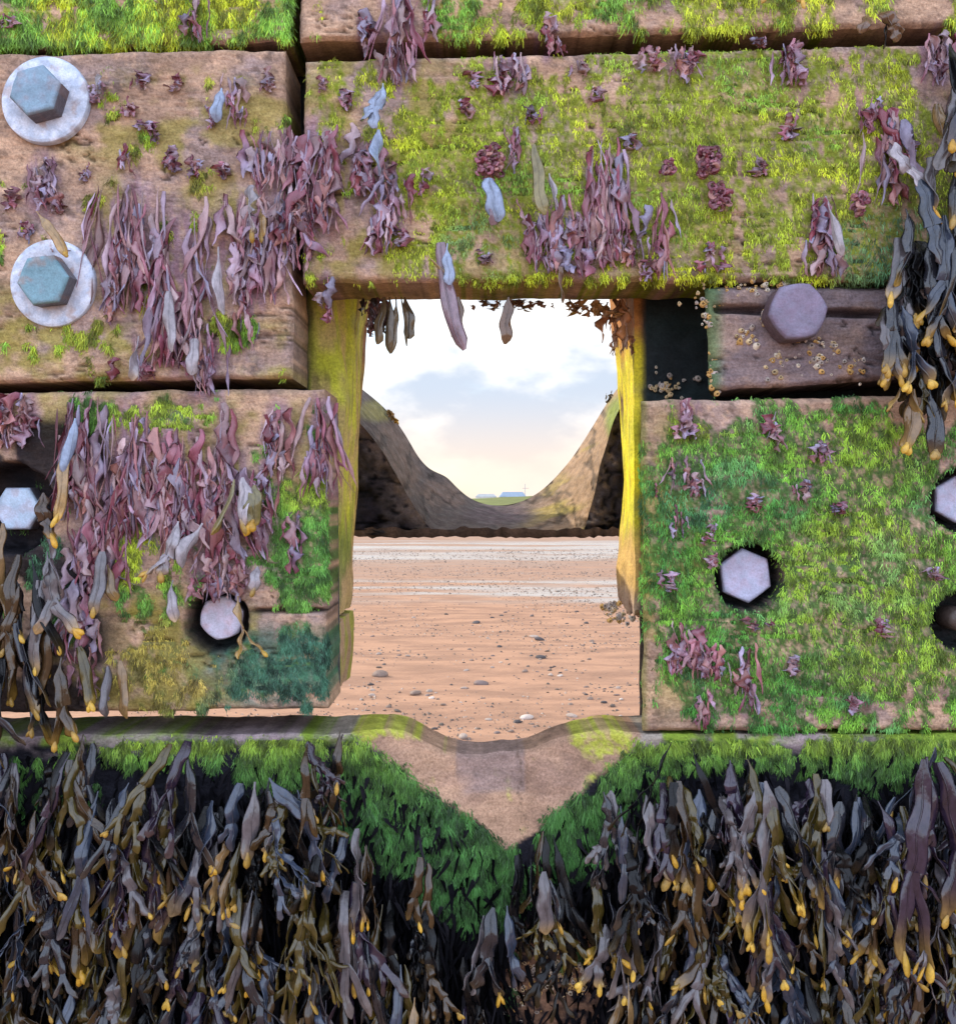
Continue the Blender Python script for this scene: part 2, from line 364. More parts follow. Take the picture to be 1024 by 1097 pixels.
# upper right plank, yellow-green
E = [(560, 180, 165, 120, 1), (780, 170, 240, 140, 1.05), (920, 190, 130, 150, 1), (470, 130, 45, 60, .9), (480, 250, 70, 45, .75), (350, 110, 30, 50, .6), (400, 90, 40, 20, .5), (1180, 170, 200, 140, .9)]
gP4 = dens_f(E, 304, .33, .15, 22, 34)
barn_dark = [(745, 318, 46, 26, .9)]
pl_ur, px, py, pts = plank([(322, 62), (600, 56), (1024, 44), (1340, 36)], [(322, 301), (700, 300), (1024, 300), (1340, 300)], (326, 322), (1340, 1340), .1,
    wood_col(39, olive=[(400, 180, 120, 140, .8), (640, 280, 200, 40, .5)], purple=.55, green=gP4, gcol=YG2 * .55, dark=[(1000, 250, 60, 80, .4)]), seed=39, rnd=9,
    label='upper right lintel plank over the opening, thick with yellow-green algae')
def cP4(fx, fy, cl, big, rng, n):
    t = np.clip(.5 + (big - .5) * 2.2 + rng.normal(0, .15, n), 0, 1)
    c = mix(YG2, YG, t); c = mix(c, GR, ss(.55, .8, fbm(fx / 80, fy / 50, 77, 3)) * .8)
    return mix(c, TEAL, ss(.3, 1, ell(fx, fy, [(960, 270, 90, 60, 1), (520, 260, 60, 40, .8), (670, 190, 30, 90, .5)])) * .75)
turf(pl_ur, px, py, pts, gP4(px, py), cP4, 80000, 40, ln=(2.8, 7), out=.19)
# small split plank under it on the right
def split_dep(px, py):
    y0 = 329 + (px - 760) * .035
    return .02 * ss(5.5, 1.5, np.abs(py - y0)) * ss(764, 772, px) * ss(1000, 930, px) + .012 * ss(12, 0, py - 300)
def split_col(px, py, c):
    y0 = 329 + (px - 760) * .035
    c = mix(c, BLACK, .95 * ss(6, 2, np.abs(py - y0)) * ss(764, 772, px) * ss(1000, 930, px))
    c = mix(c, np.array((.15, .12, .135)), .55 + .3 * ss(.4, .6, fbm(px / 40, py / 30, 121, 4)))
    return mix(c, DGR, .6 * ss(782, 764, px))
pl_sp, px, py, pts = plank([(752, 303), (1340, 303)], [(752, 417), (850, 412), (1024, 400), (1340, 392)], (758, 762), (1340, 1340), .1, wood_col(42, purple=.95, dark=[(1010, 380, 90, 50, .7), (880, 330, 60, 40, .35)], extra=split_col), split_dep, seed=42, base=.006, left_in=.03,
    label='short split plank with a dark horizontal crack behind its bolt')
# lower left plank
HL = [(233, 666, 34, .04), (10, 545, 50, .045)]
GP6 = [(165, 615, 50, 52, 1), (318, 575, 42, 78, 1.1), (170, 442, 36, 18, .8), (100, 440, 40, 18, .5), (290, 715, 120, 52, .62), (165, 705, 75, 55, .5), (60, 610, 30, 40, .6), (300, 470, 40, 30, .35)]
gP6 = dens_f(GP6, 305, .38)
def p6dep(px, py):
    y0 = 655 + (fbm(px / 40, 0 * px, 5) - .5) * 5
    return holes(HL)(px, py) + .012 * ss(3.2, .8, np.abs(py - y0)) * ss(262, 280, px)
def p6col(px, py, c):
    y0 = 655 + (fbm(px / 40, 0 * px, 5) - .5) * 5
    c = mix(c, BLACK, .9 * ss(3.5, 1, np.abs(py - y0)) * ss(262, 280, px))
    c = mix(c, TEALD * 1.2, .75 * ell(px, py, [(300, 715, 100, 46, 1)]) * ss(.25, .5, fbm(px / 22, py / 12, 140, 4))); c = mix(c, np.array((.20, .15, .055)), .6 * ell(px, py, [(160, 705, 90, 52, 1)]) * ss(.3, .55, fbm(px / 18, py / 14, 141, 4)))
    c = mix(c, BLACK * 1.4, .93 * np.clip(ell(px, py, [(20, 690, 100, 120, 1), (50, 490, 75, 42, .9)]) * 1.4 * ss(.3, .5, fbm(px / 30, py / 40, 8)), 0, 1))
    return holecol(HL)(px, py, c)
pl_ll, px, py, pts = plank([(-320, 424), (0, 420), (348, 416)], [(-320, 766), (0, 764), (352, 760)], (-320, -320), (348, 350), .1,
    wood_col(45, olive=[(180, 700, 130, 70, 1), (280, 480, 100, 60, .6), (100, 440, 100, 40, .6)], purple=.5, green=gP6, gcol=GR2 * .5, extra=p6col), p6dep, seed=45,
    label='lower left plank with a split lower corner and mats of purple weed')
def cP6(fx, fy, cl, big, rng, n):
    c = mix(GR2, GR, np.clip(.5 + (big - .5) * 2 + rng.normal(0, .15, n), 0, 1))
    c = mix(c, TEALD, np.clip(ell(fx, fy, [(300, 720, 130, 58, 1), (60, 610, 40, 50, .8)]), 0, .92))
    c = mix(c, OLIVE * np.array((1.1, .95, .9)), np.clip(ell(fx, fy, [(160, 712, 80, 52, 1)]), 0, .85))
    return mix(c, YG, np.clip(ell(fx, fy, [(150, 590, 40, 40, .7), (170, 442, 60, 20, .5), (330, 520, 30, 30, .4)]), 0, .7))
dn = gP6(px, py) * (1 - ell(px, py, [(233, 666, 44, 44, 1.2)]).clip(0, 1))
turf(pl_ll, px, py, pts, dn, cP6, 48000, 46, ln=(3, 7.5), out=.2)
# lower right plank
HR = [(803, 618, 38, .042), (1033, 535, 36, .045), (1032, 664, 34, .035), (1290, 600, 36, .04)]
EP7 = [(860, 615, 190, 175, 1.2), (780, 560, 88, 118, 1.05), (770, 720, 70, 58, 1), (960, 615, 120, 170, 1.2), (1180, 615, 170, 165, 1.1)]
gP7 = dens_f(EP7, 306, .26, .16, 24, 34)
def p7col(px, py, c):
    c = mix(c, np.array((.22, .24, .05)), .6 * ss(697, 688, px))
    return holecol(HR)(px, py, c)
pl_lr, px, py, pts = plank([(680, 428), (1024, 424), (1340, 422)], [(680, 784), (1024, 784), (1340, 783)], (688, 690), (1340, 1340), .1,
    wood_col(48, olive=[(720, 600, 40, 160, .7)], purple=.4, green=gP7, gcol=GR2 * .4, extra=p7col), holes(HR), seed=48, left_in=.03, rnd=8,
    label='lower right plank almost hidden under shaggy green algae')
def cP7(fx, fy, cl, big, rng, n):
    t = np.clip(.5 + (big - .5) * 2.4 + rng.normal(0, .18, n), 0, 1)
    c = mix(np.array((.07, .24, .04)), np.array((.20, .42, .045)), t); c = mix(c, YG * .85, np.clip(ell(fx, fy, [(920, 620, 90, 90, .45), (960, 700, 90, 50, .4), (740, 450, 60, 18, .7), (930, 480, 80, 40, .3)]) * (.3 + cl), 0, .55))
    return mix(c, TEAL * 1.5, ss(.54, .74, fbm(fx / 50, fy / 34, 78, 3)) * .35)
dn = gP7(px, py)
for cx, cy, r, d in HR: dn = dn * ss(r - 4, r + 6, np.hypot(px - cx, py - cy))
turf(pl_lr, px, py, pts, dn, cP7, 95000, 49, ln=(3, 7.5), out=.21)
# bottom plank with the U worn into its top edge and the bare V facet below it
lip = polyint([(-320, 792), (0, 789), (340, 788), (380, 786), (415, 785), (435, 789), (455, 801), (475, 811), (495, 816), (520, 818), (545, 817), (570, 812), (597, 802), (620, 793), (645, 788), (690, 787), (1340, 788)])
def vdep(px, py):
    wob = (fbm(px / 50, py / 50, 61, 3) - .5) * 14
    dl = ((px - 372) * 124 - (py - 785) * 165) / math.hypot(124, 165)       # inside = right/up of the left line
    dr = ((660 - px) * 92 - (py - 826) * 124) / math.hypot(92, 124)
    dr2 = ((692 - px) * 45 - (py - 785) * 30) / math.hypot(45, 30)
    d = np.minimum(np.minimum(dl, dr), dr2) + wob * .6
    return np.minimum(d, 400)
def p8dep(px, py):
    d = vdep(px, py); dd = np.clip(d, 0, 70) * .00048 + .006 * ss(0, 5, d)
    return dd + .003 * ss(486, 490, px) * ss(566, 562, px) * ss(858, 853, py)
gP8 = dens_f([(200, 800, 120, 30, .85), (300, 806, 60, 36, .95), (60, 835, 60, 50, .75), (400, 815, 50, 42, .95), (436, 872, 76, 70, 1.15), (498, 938, 58, 60, 1.1), (540, 950, 34, 28, .9), (622, 890, 66, 52, 1.15), (668, 840, 36, 40, 1.1), (780, 804, 110, 24, .8), (900, 806, 90, 34, .9), (700, 800, 40, 22, .5), (1000, 806, 60, 30, .9), (1180, 806, 170, 34, .9)], 307, .42, sx=34, sy=26)
def p8col(px, py, dep):
    c = wood_col(51, purple=.6)(px, py, dep)
    d = vdep(px, py)
    v = ss(0, 4, d + (fbm(px / 9, py / 9, 62, 4) - .5) * 11)
    dk = mix(BLACK, BLACK * 2.2, fbm(px / 20, py / 20, 63, 3))  # near-black weed coat that also carries the shade between fronds
    brown = np.clip(ell(px, py, [(595, 1050, 60, 62, 1.1)]), 0, 1)
    dk = mix(dk, np.array((.20, .115, .075)), .9 * brown * ss(.3, .55, fbm(px / 7, py / 7, 142, 3)))
    top = ss(30, 8, py - lip(px)) * .8; dk = mix(dk, mix(WOODP * .5, np.array((.17, .25, .035)), ss(.34, .52, fbm(px / 30, py / 18, 130, 4))), ss(13, 6, py - lip(px)))
    dk = mix(dk, WOODP, top * ss(.4, .6, fbm(px / 30, py / 20, 64)))
    vc = mix(np.array((.40, .25, .165)), np.array((.30, .185, .13)), ss(.4, .6, fbm(px / 60, py / 40, 65, 4)))
    vc = mix(vc, np.array((.24, .175, .165)), .8 * ss(486, 490, px) * ss(566, 562, px) * ss(858, 853, py) * ss(.3, .6, fbm(px / 40, py / 25, 66)))
    gy = ell(px, py, [(645, 790, 36, 26, 1), (660, 820, 26, 28, .6), (390, 778, 60, 18, 1), (440, 785, 40, 14, .8), (640, 845, 16, 20, .7)])
    vc = mix(vc, np.array((.38, .44, .035)), np.clip(ss(.35, .75, gy + (fbm(px / 14, py / 12, 67, 4) - .5) * 1.6) * (.25 + .75 * ss(.3, .6, fbm(px / 3.5, py / 3.5, 69, 3))), 0, .9))
    c = mix(dk, mix(c, vc, .85), v)
    cr = ss(1.6, .4, np.abs(px - (559 + (fbm(py / 14, 0 * py, 68) - .5) * 16))) * ss(805, 812, py) * ss(890, 860, py)
    c = mix(c, np.array((.12, .08, .06)), .8 * cr)
    return mix(c, GR2 * .4, np.clip(gP8(px, py) * (1 - v) * ss(0, 9, py - lip(px)) * ss(.3, .55, fbm(px / 4, py / 6, 120, 3)), 0, .9))
pl_b, px, py, pts = plank(lip, [(-320, 1260), (1340, 1260)], (-320, -320), (1340, 1340), .1, p8col, p8dep, mat=M_base, seed=51, rnd=4, step=2.8, crk=lambda a, b: ss(0, -20, vdep(a, b)),
    label='bottom plank with a U worn in its edge above a bare V-shaped facet')
def cP8(fx, fy, cl, big, rng, n):
    t = np.clip(.5 + (big - .5) * 2 + rng.normal(0, .16, n), 0, 1)
    c = mix(GR2, GR, t); c = mix(c, YG, ss(26, 2, fy - lip(fx)) * .35); c = mix(c, DGR, ss(20, 50, fy - lip(fx)) * .6)
    return mix(c, DGR * 1.2, ss(835, 875, fy) * .6) * .68
vv = vdep(px, py)
turf(pl_b, px, py, pts, gP8(px, py) * ss(8, 1, vv) * ss(1, 6, py - lip(px)), cP8, 95000, 52, ln=(5, 12), out=.24)
# top face film of the bottom plank is in its wall colours (wood); a low film of green on it
PB = (px, py, pts)
# ------------------------------------------------------------------ posts, packing block and added dark backing behind the planks
def box(name, x0, x1, y0, y1, z0, z1, c, parent=groyne, mat=None, seed=0, n=24, amp=.004, shape=None, colf=None, label=None):
    """an eroded timber: closed, subdivided, with a wavering surface. shape(p)->p bends it"""
    A = Acc()
    def face(a, b, cst, ax, flip):
        ua = np.linspace(0, 1, n); va = np.linspace(0, 1, n); U, V = np.meshgrid(ua, va)
        p = np.zeros((n, n, 3)); lo = (x0, y0, z0); hi = (x1, y1, z1)
        p[..., a] = lo[a] + (hi[a] - lo[a]) * U; p[..., b] = lo[b] + (hi[b] - lo[b]) * V; p[..., ax] = cst
        q = p.reshape(-1, 3)
        w = np.stack([fbm(q[:, 2] * 14 + 3, q[:, 1] * 30 + q[:, 0] * 9, seed, 4), fbm(q[:, 2] * 14 + 7, q[:, 0] * 30 + q[:, 1] * 9, seed + 1, 4), fbm(q[:, 0] * 22, q[:, 1] * 30, seed + 2, 4)], 1) - .5
        q = q + w * 2 * amp
        if shape is not None: q = shape(q)
        cc = colf(q) if colf is not None else np.asarray(c) * (.7 + .6 * fbm(q[:, 0] * 30 + q[:, 1] * 30, q[:, 2] * 30, seed + 3, 3))[:, None]
        g_ = q.reshape(n, n, 3); cc = cc.reshape(n, n, 3)
        if flip: g_ = g_[::-1]; cc = cc[::-1]
        A.grid(g_, cc)
    face(0, 2, y0, 1, True); face(0, 2, y1, 1, False); face(1, 2, x0, 0, False); face(1, 2, x1, 0, True); face(0, 1, z0, 2, False); face(0, 1, z1, 2, True)
    o = A.build(name, mat or M_wood, parent)
    if label: o['label'] = label
    return o
def Z(py, d): return H + (CY - py) * d / F
def X(px, d): return (px - CX) * d / F
# left post: right face silhouette by height
sil = np.array([(300, 397), (325, 396), (350, 393), (375, 391), (400, 389), (430, 387), (460, 385), (500, 381), (560, 379), (600, 377), (640, 376), (660, 373)], float)
zl = Z(sil[:, 0], 1.34)[::-1]; xs = X(sil[:, 1], 1.34)[::-1]
def lp_shape(q):
    q = q.copy(); t = np.clip((q[:, 0] + .36) / .215, 0, 1)
    q[:, 0] = q[:, 0] + (np.interp(q[:, 2], zl, xs) + .145) * ss(.4, 1, t)
    # the front arris is worn away towards the top, leaning back
    wr = ss(H + .10, H + .26, q[:, 2]) * ss(.62, 1, t)
    fr = ss(.17, .10, q[:, 1])
    q[:, 0] -= .028 * fr * wr * ss(.8, 1, t); q[:, 1] += .0 * wr
    q[:, 0] += (fbm(q[:, 2] * 12, q[:, 1] * 30, 12, 5) - .5) * .008 * ss(.9, 1, t)
    return q
def lp_col(q):
    n = fbm(q[:, 2] * 9, q[:, 1] * 70 + q[:, 0] * 50, 13, 4)
    n = fbm(q[:, 2] * 22, q[:, 1] * 60 + q[:, 0] * 40, 13, 5); yg = mix(np.array((.52, .54, .05)), np.array((.54, .42, .15)), ss(.45, .65, n)); yg = mix(yg, np.array((.20, .15, .06)), .7 * ss(.62, .72, fbm(q[:, 2] * 30, q[:, 1] * 160 + q[:, 0] * 90, 113, 3)))
    yg = mix(yg, np.array((.30, .15, .08)), ss(.205, .24, q[:, 1] + (n - .5) * .05) * ss(H + .05, H + .14, q[:, 2]))
    yg = mix(yg, np.array((.44, .32, .19)), ss(H - .02, H - .10, q[:, 2]) * .8)
    yg = mix(yg, GR2 * .8, .55 * ss(.45, .62, fbm(q[:, 2] * 20, q[:, 1] * 30, 14, 3)) * ss(H + .02, H - .05, q[:, 2]))
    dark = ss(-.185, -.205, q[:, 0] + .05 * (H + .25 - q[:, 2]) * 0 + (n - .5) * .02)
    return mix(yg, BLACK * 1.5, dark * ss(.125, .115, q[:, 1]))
box('post', -.36, -.145, .1045, .245, H - .135, H + .75, (.3, .3, .05), mat=M_worn, seed=70, n=70, amp=.003, shape=lp_shape, colf=lp_col, label='left post with a yellow-green algae film on its worn side')
def blk_shape(q):
    q = q.copy(); t = ss(.7, 1, (q[:, 0] + .36) / .2)
    q[:, 0] += (fbm(q[:, 2] * 20, q[:, 1] * 20, 15, 3) - .5) * .008 * t + .004 * np.sin((q[:, 2] - (H - .22)) / .1 * PI) * t
    return q
def blk_col(q):
    n = fbm(q[:, 1] * 60, q[:, 2] * 14, 16, 4)
    c = mix(np.array((.44, .31, .20)), np.array((.32, .34, .06)), ss(.4, .62, n)); return c
box('packing_block', -.36, -.167, .1045, .245, H - .2235, H - .1395, (.36, .25, .16), mat=M_worn, seed=72, n=40, amp=.002, shape=blk_shape, colf=blk_col)
# right post: sunlit yellow side, near-black front
silr = np.array([(300, 652), (330, 655), (350, 654), (375, 658), (400, 660), (440, 665), (480, 668), (520, 669), (545, 668), (580, 664), (610, 660), (640, 662), (655, 668), (670, 676)], float)
zr = Z(silr[:, 0], 1.34)[::-1]; xr_ = X(silr[:, 1], 1.34)[::-1]
def rp_shape(q):
    q = q.copy(); t = 1 - np.clip((q[:, 0] - .183) / .05, 0, 1); bk = ss(.105, .245, q[:, 1])
    q[:, 0] += (np.interp(q[:, 2], zr, xr_) - .183) * t * bk
    q[:, 0] += (fbm(q[:, 2] * 14, q[:, 1] * 24, 18, 5) - .5) * .007 * t
    q[:, 2] += (fbm(q[:, 0] * 60, q[:, 1] * 60, 19, 3) - .3) * .03 * ss(H - .12, H - .135, q[:, 2])
    return q
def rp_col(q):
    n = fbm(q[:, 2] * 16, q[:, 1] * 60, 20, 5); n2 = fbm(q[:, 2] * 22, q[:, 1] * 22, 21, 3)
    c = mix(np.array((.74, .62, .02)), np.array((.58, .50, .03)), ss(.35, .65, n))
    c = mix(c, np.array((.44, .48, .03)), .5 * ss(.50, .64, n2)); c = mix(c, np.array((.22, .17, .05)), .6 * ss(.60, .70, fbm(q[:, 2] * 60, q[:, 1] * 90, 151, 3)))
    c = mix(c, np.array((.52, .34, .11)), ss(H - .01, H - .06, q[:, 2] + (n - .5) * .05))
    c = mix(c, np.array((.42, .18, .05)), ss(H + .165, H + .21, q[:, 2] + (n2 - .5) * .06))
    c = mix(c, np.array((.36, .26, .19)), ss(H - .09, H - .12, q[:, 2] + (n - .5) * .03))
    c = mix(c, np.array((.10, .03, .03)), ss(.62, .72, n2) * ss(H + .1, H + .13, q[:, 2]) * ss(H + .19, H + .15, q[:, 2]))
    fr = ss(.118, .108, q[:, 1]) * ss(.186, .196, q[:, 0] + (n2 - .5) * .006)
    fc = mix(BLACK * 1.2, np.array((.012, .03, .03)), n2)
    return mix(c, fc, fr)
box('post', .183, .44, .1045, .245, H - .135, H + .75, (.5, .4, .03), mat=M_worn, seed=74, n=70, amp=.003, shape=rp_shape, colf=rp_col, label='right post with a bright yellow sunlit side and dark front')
# chips of wood and near-black boards added so the seams read dark
DK = (.02, .017, .016)
box('seam_darkener', -.84, .84, .112, .2, H + .268, H + .72, DK, seed=80, n=12, label='dark board added behind the upper planks to blacken the seams')
box('seam_darkener', -.84, -.362, .112, .2, H - .215, H + .234, DK, seed=81, n=12)
box('seam_darkener', .442, .84, .112, .2, H - .30, H + .234, DK, seed=82, n=12)
box('seam_darkener', .204, .441, .112, .19, H - .30, H - .1405, DK, seed=83, n=12)
# the ends of the timbers run down into the sand, out of the frame
box('pile', -1.05, -.845, .11, .30, -.6, H + .9, (.12, .09, .06), seed=84, n=20)
box('pile', .845, 1.05, .11, .30, -.6, H + .9, (.12, .09, .06), seed=85, n=20)
box('lower_board', -.84, .84, .005, .095, -.2, H - .722, (.02, .02, .018), seed=86, n=14)

# ------------------------------------------------------------------ the worn plank further back
Fc = np.array([(352, 424), (372, 438), (390, 458), (408, 480), (424, 508), (436, 530), (448, 550), (464, 571), (500, 573), (530, 574), (570, 574), (600, 573), (626, 571), (630, 552), (638, 525), (642, 500), (650, 476), (657, 450), (668, 430), (690, 405)], float)
Bc = np.array([(352, 392), (372, 404), (388, 417), (402, 428), (416, 441), (428, 456), (438, 472), (448, 490), (459, 502), (470, 507), (479, 511), (488, 521), (500, 532), (514, 539), (530, 542), (546, 541), (560, 537), (574, 530), (588, 519), (602, 504), (615, 488), (626, 471), (636, 455), (645, 440), (655, 424), (668, 408), (690, 385)], float)
def resamp(a, n):
    s = np.linspace(0, len(a) - 1, n); i = np.arange(len(a))
    return np.stack([np.interp(s, i, a[:, 0]), np.interp(s, i, a[:, 1])], 1)
nu, nv = 150, 46
fc, bc = resamp(Fc, nu), resamp(Bc, nu)
ker = np.array([1, 2, 3, 2, 1.]) / 9
for _ in range(3):
    for arr in (fc, bc):
        for k in (0, 1): arr[2:-2, k] = np.convolve(arr[:, k], ker, 'valid')
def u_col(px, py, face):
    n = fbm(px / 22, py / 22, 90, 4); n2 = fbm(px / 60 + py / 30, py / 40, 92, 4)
    c = mix(np.array((.095, .075, .075)), np.array((.165, .12, .105)), ss(.35, .65, n))  # left slope: its shade is put into this darker brown
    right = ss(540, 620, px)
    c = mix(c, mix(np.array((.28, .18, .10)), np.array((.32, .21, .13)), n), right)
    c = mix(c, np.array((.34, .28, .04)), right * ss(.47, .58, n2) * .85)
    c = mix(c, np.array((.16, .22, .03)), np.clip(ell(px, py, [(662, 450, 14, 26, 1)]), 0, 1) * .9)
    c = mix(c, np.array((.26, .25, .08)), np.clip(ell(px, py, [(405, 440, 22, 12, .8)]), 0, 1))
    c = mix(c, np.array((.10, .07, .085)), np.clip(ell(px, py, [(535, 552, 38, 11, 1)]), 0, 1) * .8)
    if face: c = mix(np.array((.014, .012, .021)), np.array((.045, .037, .042)), ss(.42, .7, n))  # front wings: shade put in as a near-black colour
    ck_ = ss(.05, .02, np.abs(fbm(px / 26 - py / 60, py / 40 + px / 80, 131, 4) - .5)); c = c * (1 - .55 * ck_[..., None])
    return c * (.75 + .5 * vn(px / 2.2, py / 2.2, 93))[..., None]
A = Acc()
v = np.linspace(0, 1, nv)[:, None]
px = fc[None, :, 0] * (1 - v) + bc[None, :, 0] * v; py = fc[None, :, 1] * (1 - v) + bc[None, :, 1] * v
dep = .35 + .30 * v ** 1.2 + .018 * np.sin(v * PI) * ss(.9, .2, np.abs(px - 530) / 110)
dep = dep + (fbm(px / 16 + py / 30, py / 9, 94, 5) - .5) * .02 + .006 * ss(.05, .02, np.abs(fbm(px / 26 - py / 60, py / 40 + px / 80, 131, 4) - .5)) + (fbm(px / 5, py / 5, 95, 3) - .5) * (.004 + .02 * ss(560, 640, px) * ss(500, 560, py))
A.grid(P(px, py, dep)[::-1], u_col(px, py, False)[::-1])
# back slope down behind the crest and the ragged front faces left and right
bk = np.stack([P(bc[:, 0], bc[:, 1], .65), P(bc[:, 0], np.maximum(bc[:, 1], 570) + 4, .72)], 0); bk[1, :, 2] = np.minimum(bk[1, :, 2], bk[0, :, 2] - .002)
A.grid(bk[::-1], np.full(bk.shape, .12))
def wing(side):
    n0 = nu // 2
    cur = fc[:n0] if side < 0 else fc[n0:]
    cur = cur[cur[:, 1] < 573.5]
    uu = np.linspace(0, 1, 34)[:, None]
    xe = 300 if side < 0 else 740
    px = xe * (1 - uu) + cur[None, :, 0] * uu; py = cur[None, :, 1] + 0 * px
    dp = .35 - .02 * (1 - uu) + (fbm(px / 12, py / 12, 96, 4) - .5) * .03 * ss(1, .9, uu)
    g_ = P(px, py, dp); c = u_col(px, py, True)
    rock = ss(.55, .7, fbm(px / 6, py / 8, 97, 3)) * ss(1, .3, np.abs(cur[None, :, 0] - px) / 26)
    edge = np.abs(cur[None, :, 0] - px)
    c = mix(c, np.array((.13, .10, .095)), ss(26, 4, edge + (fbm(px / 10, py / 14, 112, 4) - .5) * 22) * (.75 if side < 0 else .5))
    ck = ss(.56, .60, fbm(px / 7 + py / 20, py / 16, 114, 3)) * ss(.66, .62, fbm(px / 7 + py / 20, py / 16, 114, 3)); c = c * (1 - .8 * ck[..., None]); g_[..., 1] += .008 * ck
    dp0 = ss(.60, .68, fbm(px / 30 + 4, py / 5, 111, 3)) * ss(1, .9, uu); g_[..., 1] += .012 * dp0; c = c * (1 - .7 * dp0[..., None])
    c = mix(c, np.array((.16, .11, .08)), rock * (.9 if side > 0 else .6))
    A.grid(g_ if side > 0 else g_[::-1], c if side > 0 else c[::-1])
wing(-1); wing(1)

xb = np.linspace(300, 740, 90)
yb = 575.5 + (fbm(xb / 5, 0 * xb, 98, 3) - .5) * 5
bt = np.stack([P(xb, 0 * xb + 566 + (fbm(xb / 9, 0 * xb + 5, 99, 3) - .5) * 7, .338), P(xb, yb, .335), P(xb, yb, .72)], 0)
A.grid(bt, np.full(bt.shape, .05) * (1.5, .95, .75) * (.5 + vn(xb / 2, xb * 0, 3))[None, :, None])
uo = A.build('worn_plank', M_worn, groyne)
uo['label'] = 'rear plank worn into a wide smooth U with dark shaded wings'

# ------------------------------------------------------------------ seaweed builders
def strip_path(rng, L, th, wob=.5, out=.01, n=9, relax=.35):
    t = np.linspace(0, 1, n)
    k = rng.normal(0, wob); ph = rng.random() * 6.28
    ang = (th + k * t + .25 * wob * np.sin(t * 7 + ph)) * (1 - relax * t)
    dx = np.sin(ang); dz = -np.cos(ang)
    step = L / (n - 1)
    x = np.concatenate([[0], np.cumsum(dx[:-1])]) * step; z = np.concatenate([[0], np.cumsum(dz[:-1])]) * step
    y = -out * np.sin(t * PI * .6 + .1) - .09 * out * np.sin(t * 7 + ph)
    p = np.stack([x, y, z], 1); d = np.stack([dx, 0 * dx, dz], 1)
    return t, p, d
def frames(d, phi):
    s = np.stack([-d[:, 2], 0 * phi, d[:, 0]], 1); nn = np.broadcast_to(np.array((0, -1., 0)), s.shape)
    c, q = np.cos(phi)[:, None], np.sin(phi)[:, None]
    return s * c + nn * q, nn * c - s * q

PU = [np.array(c) for c in ((.35, .135, .18), (.42, .31, .42), (.20, .04, .065), (.40, .19, .17), (.33, .30, .44), (.28, .085, .13), (.48, .33, .34))]
def tuft(name, px, py, w, h, n, label, group=None, pal=PU, seed=0, wd=(1.1, 3.4), dep=-.003, bulk=.016, cat='seaweed', ln=(.3, .85)):
    rng = np.random.default_rng(seed); n = max(6, int(n * .58)); bulk = bulk * .26
    A = Acc(); base = P(px, py, dep)
    for i in range(n):
        u = rng.random(); x0 = rng.normal(0, .30) * w; y0 = (u ** 1.15) * h * .68
        L = max(7, min(h * 1.02 - y0, h * rng.uniform(*ln)))
        t, p, d = strip_path(rng, L * .001, rng.normal(0, .16), .5, rng.uniform(.1, 1) * bulk, 11)
        wide = rng.random() < .5
        ww = rng.uniform(*wd) * (2.0 if wide else .75) * .001 * np.clip(np.minimum(t * 4 + .4, 1), 0, 1) * (1 - .55 * ss(.6, 1, t)) * (1 + .35 * np.sin(t * rng.uniform(7, 16) + rng.random() * 6))
        ww[-1] *= .25
        phi = rng.normal(0, .6) + rng.normal(0, 1.3) * t + .6 * np.sin(t * 9 + rng.random() * 6)
        s, nn = frames(d, phi)
        p = p + np.array((x0 * .001, -rng.random() * bulk * .7, -y0 * .001)) + s * (ww * .5 * np.sin(t * 14 + rng.random() * 6))[:, None]
        c = pal[rng.integers(len(pal))] * rng.uniform(.4, 1.2); c2 = pal[rng.integers(len(pal))] * rng.uniform(.35, 1.25)
        cu = rng.uniform(-.5, .5) + .7 * np.sin(t * rng.uniform(6, 18) + rng.random() * 6)
        sweep(A, p, s, nn, ww, ww * .08 + .0002, mix(c, c2, t), 8, cu)
    o = A.build(name, M_purple, None); o.location = tuple(map(float, base)); tag(o, label, cat, group)
    return o
def curly(px, py, w, h, n, label, seed, group=None, pal=None):
    rng = np.random.default_rng(seed); pal = pal or [PU[0], PU[2], PU[3], PU[5]]
    A = Acc(); base = P(px, py, -.006)
    for i in range(int(n * 2.2)):
        t = np.linspace(0, 1, 12); r = rng.uniform(1.6, 4.6) * .001; a0 = rng.random() * 6.28; tw = rng.uniform(2.5, 5) * rng.choice((-1, 1))
        a = a0 + tw * t
        c0 = np.array(((rng.random() - .5) * w * .6, -rng.uniform(0, 14), -(rng.random() ** .9) * h * .8)) * .001
        ax = rng.uniform(-.8, .8)
        p = np.stack([np.cos(a) * r, -np.sin(a) * r * math.sin(ax) - .004 * t, np.sin(a) * r * math.cos(ax)], 1) + c0
        d = np.gradient(p, axis=0); d /= np.linalg.norm(d, axis=1)[:, None]
        s = np.cross(d, np.array((.3, 1, .2))); s /= np.linalg.norm(s, axis=1)[:, None] + 1e-9; nn = np.cross(s, d)
        ww = rng.uniform(1.0, 2.8) * .001 * np.sin(np.clip(t * 1.05, .02, 1) * PI) ** .5 + .0003
        c = pal[rng.integers(len(pal))] * rng.uniform(.4, 1.15)
        sweep(A, p, s, nn, ww, ww * .12, c * 1., 6, .5 * np.sin(t * 14 + rng.random() * 6))
    o = A.build('seaweed_tuft', M_purple, None); o.location = tuple(map(float, base)); return tag(o, label, 'seaweed', group)

